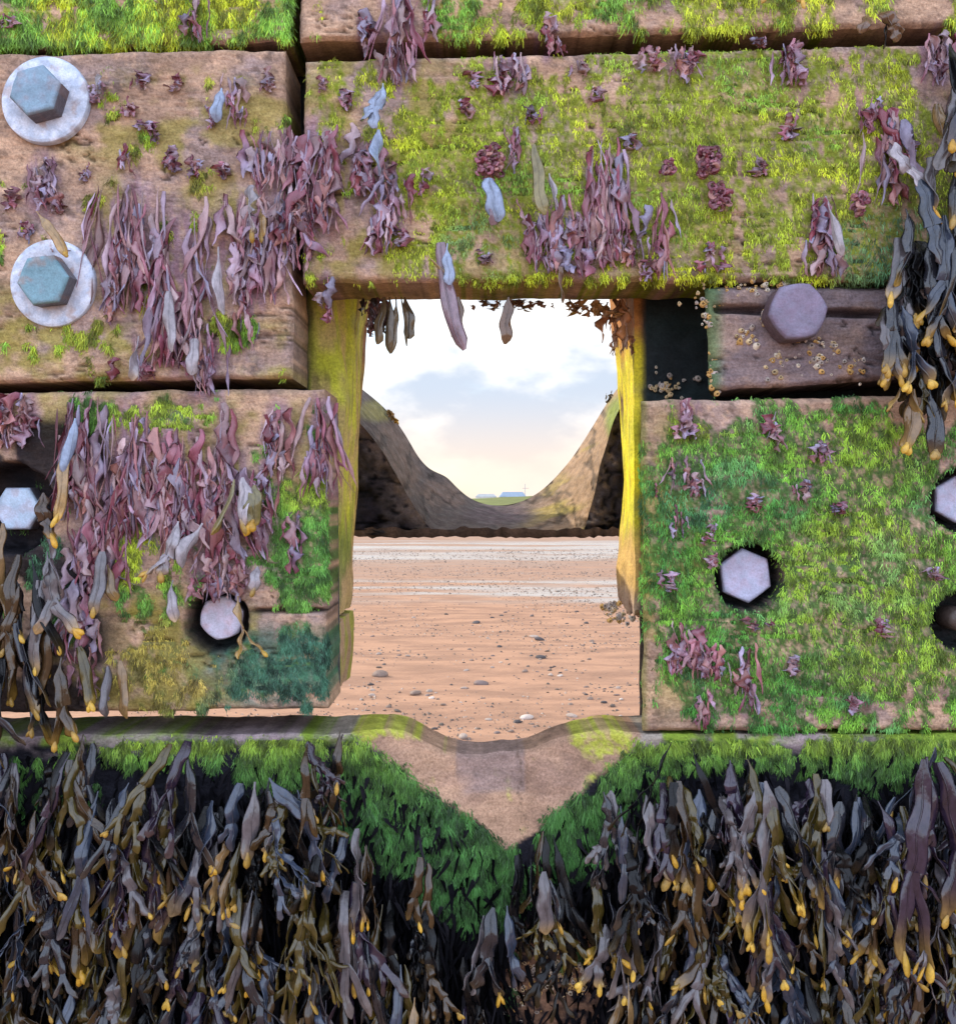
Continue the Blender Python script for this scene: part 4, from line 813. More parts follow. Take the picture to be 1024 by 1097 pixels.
BH = [
 (14, 800, [fr(0, 0, 90, 14, 'purple', 1, .4, 0, .03), fr(14, 10, 80, 11, 'pale', 1, .6, .1, .03), fr(-12, 20, 90, 12, 'grey', 1, .4, 0, .024)], 'pale purple wrack at the left edge just under the gap'),
 (100, 782, [fr(-3, 0, 60, 7, 'brown', 1, .2, -.1, .02), fr(6, 10, 70, 8, 'grey', 1, 0, .1, .02), fr(0, 30, 60, 9, 'pale', 1, .1, 0, .024)], 'brownish stems of wrack draped over the bottom plank at the left'),
 (128, 838, [fr(-10, 0, 96, 11, 'blue', 1, .4, -.1, .035), fr(8, 6, 110, 11, 'grey', 1, .6, 0, .04), fr(-18, 20, 80, 10, 'grey', 1, .7, -.15, .03)], 'blue-grey wrack left of the wrinkled purple clump'),
 (168, 825, [fr(-4, 0, 150, 13, 'purple', 1, 1, 0, .05), fr(10, 4, 140, 13, 'purple', 1, .4, .04, .046), fr(-16, 10, 120, 11, 'brown', 1, .9, -.05, .045), fr(2, 60, 120, 10, 'brown', 1, .7, .05, .05)], 'long wrinkled purple wrack with brown lower fronds'),
 (242, 842, [fr(0, 0, 104, 15, 'blue', 1, .5, -.12, .055), fr(-12, 40, 76, 11, 'grey', 2, .8, 0, .05), fr(16, 10, 90, 9, 'grey', 1, .2, .05, .04)], 'large forked blue-grey frond with one yellow tip'),
 (290, 818, [fr(-4, 4, 78, 12, 'pale', 0, 1, -.1, .058), fr(10, 0, 62, 11, 'blue', 0, 1, .75, .058), fr(9, 14, 74, 8, 'grey', 0, 0, .08, .056), fr(18, 18, 60, 7, 'pale', 1, 1, .2, .055), fr(-20, 8, 66, 10, 'blue', 1, .2, -.3, .05)], 'bright fan of grey blades with yellow tips below the green fringe'),
 (264, 884, [fr(-6, 0, 56, 7, 'tan', 1, 1, -.35, .055), fr(6, 0, 62, 7, 'olive', 1, 1, -.05, .055), fr(0, 20, 52, 8, 'tan', 0, 1, -.25, .056)], 'cluster of ochre tips under the bright fan'),
 (278, 948, [fr(-4, 0, 60, 9, 'brown', 1, .9, -.1, .05), fr(8, -4, 66, 11, 'brown', 1, .9, .1, .05)], 'brown bulbous tips below the ochre cluster'),
 (342, 876, [fr(0, 0, 60, 8, 'brown', 0, 1, .02, .04), fr(18, -20, 60, 8, 'grey', 0, 0, 0, .03)], 'single round yellow tip alone in the dark left of the notch'),
 (388, 872, [fr(0, 0, 90, 11, 'pale', 1, 1, 0, .05), fr(-12, 6, 66, 8, 'blue', 1, .2, -.2, .045), fr(8, 20, 80, 8, 'brown', 1, .8, .1, .045)], 'pale olive frond with yellow lower half, left of the notch'),
 (386, 968, [fr(0, 0, 62, 12, 'pale', 0, 1, .05, .05), fr(-12, -6, 50, 8, 'brown', 1, .2, -.3, .04), fr(12, 10, 90, 9, 'grey', 1, .2, .3, .04)], 'grey bladder with orange tip below the pale olive frond'),
 (222, 962, [fr(0, 0, 46, 10, 'pale', 0, 1, .05, .05), fr(-8, 20, 72, 9, 'purple', 1, .3, -.2, .045)], 'small grey bladder with yellow tip under the large forked frond'),
 (300, 1004, [fr(0, 0, 62, 13, 'blue', 1, 0, -.02, .05), fr(16, 0, 66, 9, 'purple', 1, .2, .6, .04)], 'bluish triangular frond low on the left'),
 (324, 1058, [fr(-8, 0, 40, 7, 'tan', 0, 1, -.1, .05), fr(0, 0, 52, 7, 'tan', 0, 1, 0, .055), fr(10, 0, 42, 7, 'tan', 0, 1, .1, .05)], 'three yellow tips in a row at the bottom edge'),
 (226, 1040, [fr(0, 0, 80, 12, 'purple', 2, .5, -.1, .05), fr(-20, 0, 90, 8, 'grey', 1, .3, -.5, .045), fr(14, 0, 90, 7, 'purple', 1, .1, .5, .045)], 'spreading purple wrack at the bottom left of the notch'),
 (50, 896, [fr(0, 0, 84, 16, 'purple', 1, .2, .05, .045), fr(12, 20, 90, 9, 'brown', 1, .9, .1, .04)], 'broad purple blade near the left edge'),
 (104, 950, [fr(0, 0, 72, 12, 'brown', 0, 1, .03, .05), fr(-4, -40, 90, 12, 'brown', 1, .4, 0, .045)], 'brown strap ending in a bright orange tip at the left'),
 (142, 1020, [fr(0, 0, 46, 12, 'pale', 1, .2, 0, .05), fr(-6, 20, 70, 5, 'grey', 1, 0, -.3, .045)], 'grey anchor-shaped frond low on the left'),
 (452, 905, [fr(0, 0, 66, 6, 'brown', 1, .3, .05, .04), fr(8, 6, 60, 5, 'brown', 1, .2, .1, .04)], 'thin brown stems over the dark green algae left of the V'),
 (448, 1040, [fr(0, 0, 80, 8, 'tan', 1, 1, -.1, .06), fr(8, 10, 70, 8, 'brown', 1, .6, .1, .05)], 'long ochre strap at the bottom left of the gravelly patch'),
 (580, 918, [fr(0, 0, 60, 12, 'pale', 0, .4, 0, .045), fr(6, 10, 46, 9, 'grey', 0, .1, .1, .04)], 'pale grey blade right under the tip of the V'),
 (528, 955, [fr(0, 0, 80, 11, 'grey', 1, .1, -.2, .045), fr(-10, 10, 76, 9, 'pale', 1, .1, -.1, .04), fr(14, 0, 80, 9, 'blue', 1, .2, .1, .04)], 'grey wrack just left under the tip of the V'),
 (634, 930, [fr(0, 0, 76, 9, 'olive', 1, 1, -.1, .045), fr(12, 10, 70, 9, 'grey', 1, .9, .2, .045), fr(8, 40, 60, 9, 'pale', 1, .7, .1, .05)], 'grey and yellow wrack above the gravelly patch'),
 (664, 1020, [fr(0, 0, 104, 8, 'tan', 1, 1, 0, .06), fr(-8, 20, 84, 7, 'tan', 1, 1, -.1, .055)], 'long mustard yellow strap right of the gravelly patch'),
 (684, 838, [fr(0, 0, 80, 10, 'pale', 1, 1, .02, .05), fr(12, 10, 70, 10, 'grey', 1, .2, .1, .045)], 'pale wrack with yellow tip at the right shoulder of the V'),
 (738, 832, [fr(0, 0, 90, 14, 'blue', 1, .6, .05, .05), fr(-16, 10, 90, 9, 'brown', 1, 1, -.05, .05), fr(16, 10, 86, 13, 'grey', 1, .3, .1, .045)], 'broad bluish wrack left of the great pale fan'),
 (800, 818, [fr(0, 0, 150, 15, 'pale', 1, 1, .12, .07), fr(-8, 6, 110, 10, 'pale', 2, 1, -.3, .066), fr(14, 8, 130, 12, 'grey', 2, .5, .42, .064), fr(4, 10, 126, 11, 'olive', 2, .9, .2, .068), fr(-2, 4, 86, 13, 'blue', 1, .6, -.1, .06)], 'great pale fan of wrack in the right half of the bottom plank'),
 (866, 822, [fr(0, 0, 46, 9, 'pale', 0, .3, 0, .05)], 'single pale paddle blade right of the great fan'),
 (884, 846, [fr(0, 0, 84, 14, 'grey', 1, .1, -.15, .045), fr(16, 0, 90, 10, 'blue', 1, .6, .1, .045), fr(26, 10, 80, 11, 'grey', 1, .2, .2, .04)], 'blue-grey wrack under the single pale paddle'),
 (868, 915, [fr(0, 0, 62, 9, 'blue', 0, 1, .15, .06)], 'slim grey blade with yellow end left of the forked blade'),
 (858, 940, [fr(0, 0, 84, 6, 'olive', 0, 1, .05, .065)], 'thin stem ending in a spade-shaped yellow tip'),
 (904, 935, [fr(0, 0, 44, 11, 'blue', 1, 1, -.2, .055), fr(10, 0, 60, 8, 'brown', 1, 1, .2, .05), fr(4, 30, 52, 8, 'tan', 1, 1, 0, .05)], 'forked bluish blade with tan tips'),
 (962, 796, [fr(-4, 0, 190, 14, 'purple', 1, 1, -.06, .07), fr(12, 4, 150, 13, 'purple', 1, 1, .16, .068), fr(4, 0, 90, 18, 'purple', 0, 0, .02, .06), fr(22, 20, 120, 10, 'brown', 1, 1, .15, .06)], 'tall purple wrack with two yellow-tipped straps near the right edge'),
 (1014, 905, [fr(0, 0, 90, 14, 'grey', 1, 1, 0, .055), fr(12, 0, 96, 12, 'grey', 1, 1, .05, .05), fr(-6, 60, 80, 9, 'blue', 1, .5, 0, .045)], 'grey wrack with bright orange ends at the right edge'),
 (1010, 815, [fr(0, 0, 80, 12, 'purple', 1, .1, 0, .045), fr(14, 0, 90, 12, 'grey', 1, .2, 0, .045), fr(-12, 6, 60, 9, 'blue', 1, .1, 0, .04)], 'purple blades at the right edge below the lower right plank'),
 (948, 1015, [fr(0, 0, 60, 11, 'purple', 0, 1, .02, .055), fr(-16, 0, 60, 10, 'tan', 0, 1, -.1, .05)], 'violet blade with yellow bottom low on the right'),
 (1000, 1030, [fr(0, 0, 90, 9, 'tan', 0, 1, .1, .06), fr(-8, 0, 50, 13, 'purple', 0, 0, 0, .055)], 'pointed tan strap at the bottom right corner'),
 (810, 975, [fr(0, 0, 60, 9, 'pale', 1, 1, -.05, .055), fr(-12, 10, 90, 8, 'tan', 1, 1, -.05, .05), fr(14, 10, 84, 9, 'blue', 1, .3, .1, .045)], 'grey wrack with ochre tips under the great pale fan'),
 (738, 950, [fr(0, 0, 84, 10, 'brown', 1, 1, .05, .05), fr(-8, -10, 76, 11, 'blue', 1, .2, 0, .045)], 'bright yellow spatula tip left below the great fan'),
]
for i, (x, y, f, lab) in enumerate(BH):
    clump(x, y, f, lab, 900 + i)
# the rest of the curtain
rng0 = np.random.default_rng(77); k = 0
FILL = []
for row, y in enumerate(np.arange(792, 1180, 42)):
    for x in np.arange(-110, 1150, 44):
        xx = x + rng0.uniform(-15, 15); yy = y + rng0.uniform(-15, 15)
        if float(vdep(np.array(xx), np.array(yy + 6.))) > -3 or abs(xx - 593) < 62 and 930 < yy < 1110: continue
        if float(ell(np.array(xx), np.array(yy), [(440, 865, 74, 62, 1), (492, 925, 50, 50, 1), (400, 815, 60, 44, 1), (630, 890, 50, 44, .9)])) > .85: continue
        if float(ell(np.array(xx), np.array(yy + 25.), [(230, 815, 160, 34, 1), (860, 812, 200, 28, 1)])) > .5 and rng0.random() < .30: continue
        if (xx < -40 or xx > 1064 or yy > 1110) and rng0.random() < .5: continue
        FILL.append((xx, yy))
for xx, yy in FILL:
    k += 1
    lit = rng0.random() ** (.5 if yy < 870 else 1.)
    cols = ['dark', 'dark', 'dark', 'dark', 'dark', 'grey', 'olive', 'brown'] if lit < .5 else ['grey', 'blue', 'purple', 'dark', 'olive', 'brown', 'olive', 'pale']  # deeper clumps mostly near-black: shade between fronds put into their colour
    side = 'left' if xx < 400 else ('middle' if xx < 690 else 'right'); up = 'upper' if yy < 960 else 'lower'
    lab = {'left': 'dark hanging wrack in the %s part of the curtain left of the notch' % up, 'middle': 'dark hanging wrack below the V-shaped facet', 'right': 'dark hanging wrack in the %s part of the curtain right of the notch' % up}[side]
    nfr = int(rng0.integers(2, 6))
    clump(xx, yy, auto_fronds(2000 + k, nfr, 26, 18, cols, (56, 120), (4.4, 9.5), .17 if lit > .5 else .05, (.008, .035) if lit < .55 else (.03, .055), (1, 1, 2, 2, 3), .17), lab, 3000 + k,
          {'left': '%s wrack left of the notch' % up, 'middle': 'wrack below the V', 'right': '%s wrack right of the notch' % up}[side])

# ------------------------------------------------------------------ bolts
def lathe(A, prof, c, sides=48, rot=0.):
    """prof: list of (radius, y); axis along y"""
    a = np.linspace(0, 2 * PI, sides + 1) + rot
    p = np.array([[(r * math.cos(t), y, r * math.sin(t)) for t in a] for r, y in prof]); A.grid(p, c)
def dense(pr, k=7):
    return [(a[0] + (b[0] - a[0]) * j / k, a[1] + (b[1] - a[1]) * j / k) for a, b in zip(pr[:-1], pr[1:]) for j in range(k)] + [pr[-1]]
def hexhead(r, h, rot, dome=.9, soft=0.):
    A = Acc(); n = 96; a = np.arange(n + 1) / n * 2 * PI
    hx = math.cos(PI / 6) / np.cos((a % (PI / 3)) - PI / 6)      # hexagon radius (corner = 1)
    def ring(f, y, round_): rr = r * f * (hx * (1 - round_) + round_ * .95); return np.stack([rr * np.cos(a + rot), np.full(n + 1, y), rr * np.sin(a + rot)], 1)
    rows = [ring(1, 0, soft), ring(1, -h * .55, soft), ring(1, -h * .82, soft + .0), ring(.985, -h * .90, soft + .12), ring(.93, -h * .97, soft + .35), ring(dome, -h, .6 + .4 * soft), ring(.75, -h * 1.003, 1), ring(.6, -h * 1.005, 1), ring(.45, -h * 1.006, 1), ring(.3, -h * 1.006, 1), ring(.15, -h * 1.006, 1), ring(.001, -h * 1.006, 1)]
    p = np.stack(rows, 0); A.grid(p, np.full(p.shape, .5)); return A
def bolt(px, py, r, h, rot, hc, y0, washer=None, label=None, soft=0., rust=.4, dome=.9, tilt=(0, 0)):
    base = P(px, py, y0); base[0] = (px - CX) * .001 * 1; base[2] = H + (CY - py) * .001
    e = empty('bolt', base); e.parent = groyne
    if label: e['label'] = label
    e.rotation_euler = (tilt[0], 0, tilt[1])
    if washer:
        A = Acc(); wr = washer
        lathe(A, dense([(r * .7, 0), (r * .7, -.0045), (r * .9, -.0052), (wr * .93, -.0052), (wr * .985, -.004), (wr, -.002), (wr, .004)]), (.5, .5, .5), 96)
        v = A.v[0]; rr = np.hypot(v[:, 0], v[:, 2]); n = fbm(v[:, 0] * 160 + 9 * px, v[:, 2] * 160, 500, 4)
        c = mix(np.array((.56, .62, .74)), np.array((.40, .47, .60)), ss(.4, .65, n)); c = mix(c, np.array((.34, .22, .17)), rust * ss(wr * .86, r * .98, rr + (n - .5) * .016) + .5 * ss(.62, .74, fbm(v[:, 0] * 90, v[:, 2] * 90 + px, 502, 3)))
        A.c = [c]; A.build('washer', M_zinc, e)
    A = hexhead(r, h, rot, dome, soft); v = A.v[0]; n = fbm(v[:, 0] * 120 + px, v[:, 2] * 120 + py, 501, 4)
    c = mix(np.asarray(hc), np.asarray(hc) * np.array((1.08, .97, .98)), ss(.4, .6, n)); c = mix(c, np.array((.07, .04, .04)), ss(-h * .93, -h * .80, v[:, 1]) * .85); c = mix(c, np.array((.30, .13, .055)), min(.75, rust * 1.6) * ss(.56, .72, n))
    A.c = [c]; o = A.build('head', M_zinc, e)
    if washer: o.location = (0, -.005, 0)
    return e
bolt(50, 108, .0285, .022, .25, (.17, .27, .36), -.001, .0475, 'upper washer bolt with a pale round washer', rust=.12, tilt=(-.06, -.05))
bolt(58, 304, .0285, .021, .1, (.15, .29, .36), -.001, .0465, 'lower washer bolt with a chipped pale washer', rust=.25, tilt=(.05, -.06))
bolt(9, 545, .0265, .022, 0, (.40, .52, .66), .042, None, 'pale hexagon bolt in a dark recess at the left edge', rust=.12)
bolt(233, 664, .0255, .02, .3, (.48, .48, .60), .036, None, 'worn round-cornered bolt sunk in the lower left plank', soft=.45, rust=.15)
bolt(803, 618, .0305, .022, PI / 6 + .12, (.38, .40, .54), .038, None, 'clean hexagon bolt sunk in the green lower right plank', rust=.06)
bolt(1033, 535, .026, .022, PI / 6, (.38, .41, .55), .04, None, 'pale hexagon bolt sunk at the right edge', rust=.1)
bolt(847, 338, .0325, .030, .12, (.16, .14, .21), .002, None, 'dark rounded bolt through the split plank', soft=.35, rust=0)
bolt(1042, 116, .032, .022, .2, (.12, .13, .17), -.002, None, 'dark bolt mostly hidden by wrack in the upper right corner', soft=.5)
e = empty('bolt', (.518, .034, H - .124)); e.parent = groyne; e['label'] = 'dark stub of a rusted bolt in a hollow at the right edge'
A = Acc(); lathe(A, [(.013, 0), (.013, -.03), (.0115, -.034), (.008, -.036), (.0001, -.037)], (.05, .035, .03)); A.build('shank', M_zinc, e)

# ------------------------------------------------------------------ barnacles
def barnacles(L, n, seed, parent, dep=.002, depf=None):
    rng = np.random.default_rng(seed); A = Acc()
    prof = [(1, 0), (.86, .45), (.55, .95), (.42, 1.0), (.30, .7), (.02, .62)]
    a = np.arange(9) / 8 * 2 * PI
    for i in range(n):
        cx, cy, sx, sy = L[rng.integers(len(L))]
        x, y = cx + rng.normal(0, sx * .5), cy + rng.normal(0, sy * .5)
        s = .0014 + .0026 * rng.random() ** 1.7; b = P(x, y, dep if depf is None else depf(x, y))
        jit = 1 + .18 * rng.normal(0, 1, 9); jit[-1] = jit[0]; ax = rng.normal(0, .3, 2)
        g_ = np.array([[(r * np.cos(t) * j * s, -q * s * .9, r * np.sin(t) * j * s) for t, j in zip(a, jit)] for r, q in prof])
        g_[..., 0] += g_[..., 1] * ax[0]; g_[..., 2] += g_[..., 1] * ax[1]
        c = [np.array((.48, .36, .20)), np.array((.55, .48, .38)), np.array((.40, .34, .30)), np.array((.5, .30, .10))][rng.integers(4)] * rng.uniform(.7, 1.1)
        cc = np.broadcast_to(c, g_.shape).copy(); cc[-2:] *= .3
        A.grid(g_ + b, cc)
    o = A.build('barnacle_crust', M_barn, parent); o['kind'] = 'stuff'; return o
barnacles([(806, 313, 24, 8), (830, 304, 40, 5), (800, 360, 14, 10), (836, 390, 26, 16), (876, 388, 18, 12), (820, 342, 6, 8), (894, 372, 10, 8), (862, 364, 26, 4), (915, 390, 14, 12)], 150, 40, pl_sp, .006)
barnacles([(766, 402, 8, 26), (762, 390, 7, 20), (752, 320, 18, 14), (758, 340, 8, 12), (775, 318, 12, 8)], 70, 41, pl_sp, .010)
barnacles([(730, 408, 34, 14), (712, 415, 20, 8)], 34, 42, groyne, .100)
barnacles([(668, 662, 22, 7), (655, 652, 8, 6)], 60, 43, groyne, .15)
barnacles([(592, 1045, 56, 44), (590, 1060, 60, 30)], 620, 44, pl_b, .003)
# ------------------------------------------------------------------ beach
def sand_mat():
    m = bpy.data.materials.new('sand'); nt, N, L = nodes(m)
    out = N.new('ShaderNodeOutputMaterial'); b = N.new('ShaderNodeBsdfPrincipled'); g = N.new('ShaderNodeNewGeometry')
    def noise(sc, st, det=5):
        mp = N.new('ShaderNodeMapping'); mp.inputs['Scale'].default_value = st; L.new(g.outputs['Position'], mp.inputs['Vector'])
        n = N.new('ShaderNodeTexNoise'); n.inputs['Scale'].default_value = sc; n.inputs['Detail'].default_value = det; L.new(mp.outputs['Vector'], n.inputs['Vector']); return n.outputs['Fac']
    def mr(x, a, b_, c=0., d=1.):
        r = N.new('ShaderNodeMapRange'); r.interpolation_type = 'SMOOTHSTEP'
        for k, v_ in zip(('From Min', 'From Max', 'To Min', 'To Max'), (a, b_, c, d)): r.inputs[k].default_value = v_
        L.new(x, r.inputs['Value']); return r.outputs['Result']
    def mth(op, a, b_):
        q = N.new('ShaderNodeMath'); q.operation = op
        for i, x in enumerate((a, b_)):
            if isinstance(x, (int, float)): q.inputs[i].default_value = x
            else: L.new(x, q.inputs[i])
        return q.outputs[0]
    def mixc(f, a, b_):
        q = N.new('ShaderNodeMix'); q.data_type = 'RGBA'; L.new(f, q.inputs[0])
        for i, x in ((6, a), (7, b_)):
            if isinstance(x, tuple): q.inputs[i].default_value = x + (1,)
            else: L.new(x, q.inputs[i])
        return q.outputs[2]
    sep = N.new('ShaderNodeSeparateXYZ'); L.new(g.outputs['Position'], sep.inputs[0])
    yy = mth('ADD', sep.outputs['Y'], mth('MULTIPLY', mth('SUBTRACT', noise(.5, (.5, .5, 1), 3), .5), 3.))
    def band(c, w): return mr(mth('ABSOLUTE', mth('SUBTRACT', yy, c), 0), w, w * .45)
    wet = mth('MAXIMUM', mth('MULTIPLY', band(12.8, 2.4), mr(noise(.9, (.30, 1.6, 1), 5), .34, .62)), mth('MULTIPLY', band(25., 8.), mr(noise(.5, (.22, 1.2, 1), 5), .32, .58)))
    wet = mth('MAXIMUM', wet, mth('MULTIPLY', mr(yy, 40, 60), .9))
    dry = mixc(mr(noise(3., (.6, 1.6, 1)), .35, .65), (.395, .222, .138), (.275, .155, .10))
    grit = mr(noise(60., (1, 1, 1), 3), .60, .70, 0, .45)
    dry = mixc(grit, dry, (.20, .12, .08))
    grey = mth('MULTIPLY', mr(yy, 13.5, 16), mr(noise(1.2, (.5, 2, 1)), .4, .6, .35, .8))
    dry = mixc(grey, dry, (.30, .20, .15))
    col = mixc(wet, dry, (.27, .21, .17))
    L.new(col, b.inputs['Base Color'])
    L.new(mr(wet, 0, 1, .85, .16), b.inputs['Roughness'])
    L.new(mr(wet, 0, 1, .2, .5), b.inputs['Specular IOR Level'])
    bp = N.new('ShaderNodeBump'); bp.inputs['Distance'].default_value = .03
    L.new(mr(wet, 0, 1, .9, .045), bp.inputs['Strength'])
    L.new(mth('ADD', noise(5., (.45, 1.6, 1), 6), mth('MULTIPLY', noise(38., (.5, 1.5, 1), 5), .4)), bp.inputs['Height']); L.new(bp.outputs['Normal'], b.inputs['Normal'])
    L.new(b.outputs[0], out.inputs['Surface']); return m
M_sand = sand_mat()
xs_ = np.concatenate([-np.geomspace(4, 3000, 26)[::-1], np.linspace(-3.9, 3.9, 157), np.geomspace(4, 3000, 26)])
ys_ = np.concatenate([-np.geomspace(2, 3000, 20)[::-1], np.linspace(-1.9, 30, 430), np.geomspace(30.2, 3000, 30)])
Xg, Yg = np.meshgrid(xs_, ys_)
def sand_z(x, y):
    f = ss(60, 25, np.abs(y)) * ss(30, 4, np.abs(x))
    return ((fbm(x * .9, y * 1.6, 200, 4) - .5) * .035 + (fbm(x * 5, y * 9, 201, 3) - .5) * .014) * f - .06 * ss(.9, .2, np.abs(y)) * f
A = Acc(); A.grid(np.stack([Xg, Yg, sand_z(Xg, Yg)], -1), np.full(Xg.shape + (3,), .4))
o = A.build('beach_sand', M_sand); o['kind'] = 'structure'

# stones
def stone_mesh(name, seed, col, flat):
    rng = np.random.default_rng(seed); n, k = 9, 14
    th = np.linspace(0.02, PI - .02, n)[:, None]; ph = np.linspace(0, 2 * PI, k + 1)[None, :]
    d = np.stack([np.sin(th) * np.cos(ph), np.sin(th) * np.sin(ph), np.cos(th) + 0 * ph], -1)
    r = 1 + .45 * (fbm(d[..., 0] * 1.3 + 5 * seed, d[..., 1] * 1.3 + d[..., 2] * 1.1 + 40, seed, 3) - .5)
    r[:, -1] = r[:, 0]
    v = d * r[..., None] * np.array((1, rng.uniform(.6, .9), flat)); A = Acc(); A.grid(v, col * np.ones(v.shape)); me = A.data(name); me.materials.append(M_stone); return me
SC = [np.array(c) for c in ((.10, .075, .06), (.06, .05, .05), (.20, .14, .11), (.32, .25, .21), (.15, .11, .10), (.45, .37, .32))]
stones = [stone_mesh('stone', i, SC[i % 6], .45 + .05 * (i % 5)) for i in range(18)]
rng = np.random.default_rng(4)
named = [(735, 747, 10, 5, 'white flat stone on the sand near the right edge of the opening'), (578, 686, 6, 1, 'round dark stone standing alone in the middle of the sand'), (579, 706, 6, 7, 'dark stone just below the round dark stone on the sand'),
         (564, 768, 8, 5, 'pale upright stone near the worn U of the bottom plank'), (407, 724, 9, 8, 'brown stone at the left edge of the sand by the post'), (445, 745, 9, 2, 'wide tan stone on the near left sand'), (496, 790, 8, 3, 'pale stone close above the centre of the worn U'), (510, 668, 5, 1, 'small black stone in the middle distance on the sand'), (515, 733, 8, 4, 'flat grey brown stone in the near middle of the sand'), (612, 766, 7, 3, 'pale stone on the near right sand'), (572, 682, 6, 15, 'brown stone touching the round dark stone')]
def put_stone(px, py, r, mi, label, group=None):
    d = H * F / (py - CY); x = (px - CX) * d / F; y = d - D0; s = r * d / F
    o = bpy.data.objects.new('stone', stones[mi]); COL.objects.link(o)
    o.location = (x, y, float(sand_z(np.array(x), np.array(y))) + s * .12); o.scale = (s, s * rng.uniform(.8, 1.2), s * rng.uniform(.5, .95)); o.rotation_euler = (rng.normal(0, .15), rng.normal(0, .15), rng.random() * 6.28)
    tag(o, label, 'stone', group)
for a in named: put_stone(*a, group='larger stones on the sand')
cl = [(600, 715), (590, 655), (690 - 95, 720), (400, 735), (390, 760), (480, 745), (420, 670), (650, 655), (560, 660), (640, 740)]
cnt = 0
while cnt < 270:
    if rng.random() < .45:
        cx, cy = cl[rng.integers(len(cl))]; px = cx + rng.normal(0, 18); py = cy + rng.normal(0, 7)
    else: px = rng.uniform(378, 688); py = 640 + rng.random() ** .8 * 155
    if not (377 < px < 689 and 632 < py < 797): continue
    r = (1.0 + 2.6 * rng.random() ** 2.6) * (.6 + .9 * (py - 630) / 160)
    put_stone(px, py, r, int(rng.choice([0, 1, 2, 3, 4, 6, 7, 8, 9, 10, 12, 13, 14, 16, 5])), 'small stone among the scatter on the sand beyond the opening', 'small stones scattered over the sand'); cnt += 1
# fine gravel that nobody could count
n = 42000; A = Acc()
gx = rng.uniform(-4, 4, n); gy = 3 + rng.random(n) ** 1.3 * 22; gx *= (.25 + gy / 18)
keep = fbm(gx * .8, gy * 1.2, 210, 3) + .12 * rng.normal(0, 1, n) > .50; gx, gy = gx[keep], gy[keep]; n = len(gx)
gz = sand_z(gx, gy); s = (.003 + .012 * rng.random(n) ** 2.5) * (.7 + gy / 20)
o8 = np.array([(1, 0, 0), (.3, .9, 0), (-.8, .5, 0), (-.7, -.7, 0), (.4, -.9, 0), (.1, .1, .75)])
v = np.stack([gx, gy, gz - .001], 1)[:, None, :] + o8[None] * s[:, None, None] * rng.uniform(.7, 1.3, (n, 6, 1))
i = np.arange(n)[:, None] * 6
q = np.concatenate([np.stack([i[:, 0], i[:, 0] + 1, i[:, 0] + 2, i[:, 0] + 5], 1), np.stack([i[:, 0] + 2, i[:, 0] + 3, i[:, 0] + 4, i[:, 0] + 5], 1), np.stack([i[:, 0] + 4, i[:, 0], i[:, 0] + 5, i[:, 0] + 5], 1)[:, [0, 1, 2, 2]]], 0)
q = q[:2 * n]
A.add(v.reshape(-1, 3), q, np.repeat(np.array(SC)[rng.integers(0, 5, n)], 6, 0))
o = A.build('gravel', M_stone, None, smooth=False); o['kind'] = 'stuff'; tag(o, 'fine gravel strewn over the sand', 'gravel')

# far dune and shed
xs2 = np.linspace(-260, 260, 180); ys2 = np.linspace(0, 1, 14)
U, V = np.meshgrid(xs2, ys2)
hh = 2.1 + 1.2 * fbm(U / 14, 0 * U, 220, 4) - 2.0 * ss(-40, 60, U) * 0
zz = hh * np.sin(np.clip(V * 1.1, 0, 1) * PI / 2)
A = Acc(); A.grid(np.stack([U, 175 + V * 60, zz - .05], -1), mix(np.array((.10, .14, .035)), np.array((.17, .16, .06)), fbm(U / 5, V * 9, 221, 3)))
o = A.build('dune', M_hill); o['kind'] = 'structure'
shed = empty('shed', (8.3, 250, 0)); tag(shed, 'low pale blue building on the far skyline beyond the green dune', 'building')
def fbx(name, par, x0, x1, y0, y1, z0, z1, c, zr=0, mat=M_paint):
    A = Acc(); p = [(x0, y0, z0), (x1, y0, z0), (x1, y1, z0), (x0, y1, z0), (x0 + zr, y0 + zr, z1), (x1 - zr, y0 + zr, z1), (x1 - zr, y1 - zr, z1), (x0 + zr, y1 - zr, z1)]
    A.add(p, [(0, 1, 5, 4), (1, 2, 6, 5), (2, 3, 7, 6), (3, 0, 4, 7), (4, 5, 6, 7), (3, 2, 1, 0)], np.array(c)); o = A.build(name, mat, par, smooth=False); return o
wl = fbx('wall', shed, -3.0, 3.2, -4, 4, 0, 2.9, (.42, .47, .52))  # pale blue building, paled further with distance haze put into the colour
fbx('roof', shed, -3.2, 3.4, -4.3, 4.3, 2.904, 4.1, (.26, .32, .39), zr=.9)
fbx('window', wl, -2.4, -1.2, -4.05, -4.0, 1.2, 2.4, (.06, .08, .10)); fbx('door', wl, 1.0, 2.0, -4.05, -4.0, .01, 2.2, (.10, .10, .12))
ln = empty('lean_to', (3.0, 250, 0)); tag(ln, 'small white annexe left of the pale blue building on the skyline', 'building')
fbx('wall', ln, -3.5, 1.4, -3, 3, 0, 2.9, (.62, .6, .55)); fbx('roof', ln, -3.7, 1.6, -3.2, 3.2, 2.904, 3.6, (.35, .36, .36), zr=.8)
fp = empty('flagpole', (11.3, 246, 0)); tag(fp, 'thin bare pole rising beside the pale blue building', 'pole')
fbx('pole', fp, -.07, .07, -.07, .07, 0, 6.0, (.4, .4, .4)); fbx('yard', fp, -.6, .9, -.05, .05, 4.9, 5.0, (.4, .3, .3))

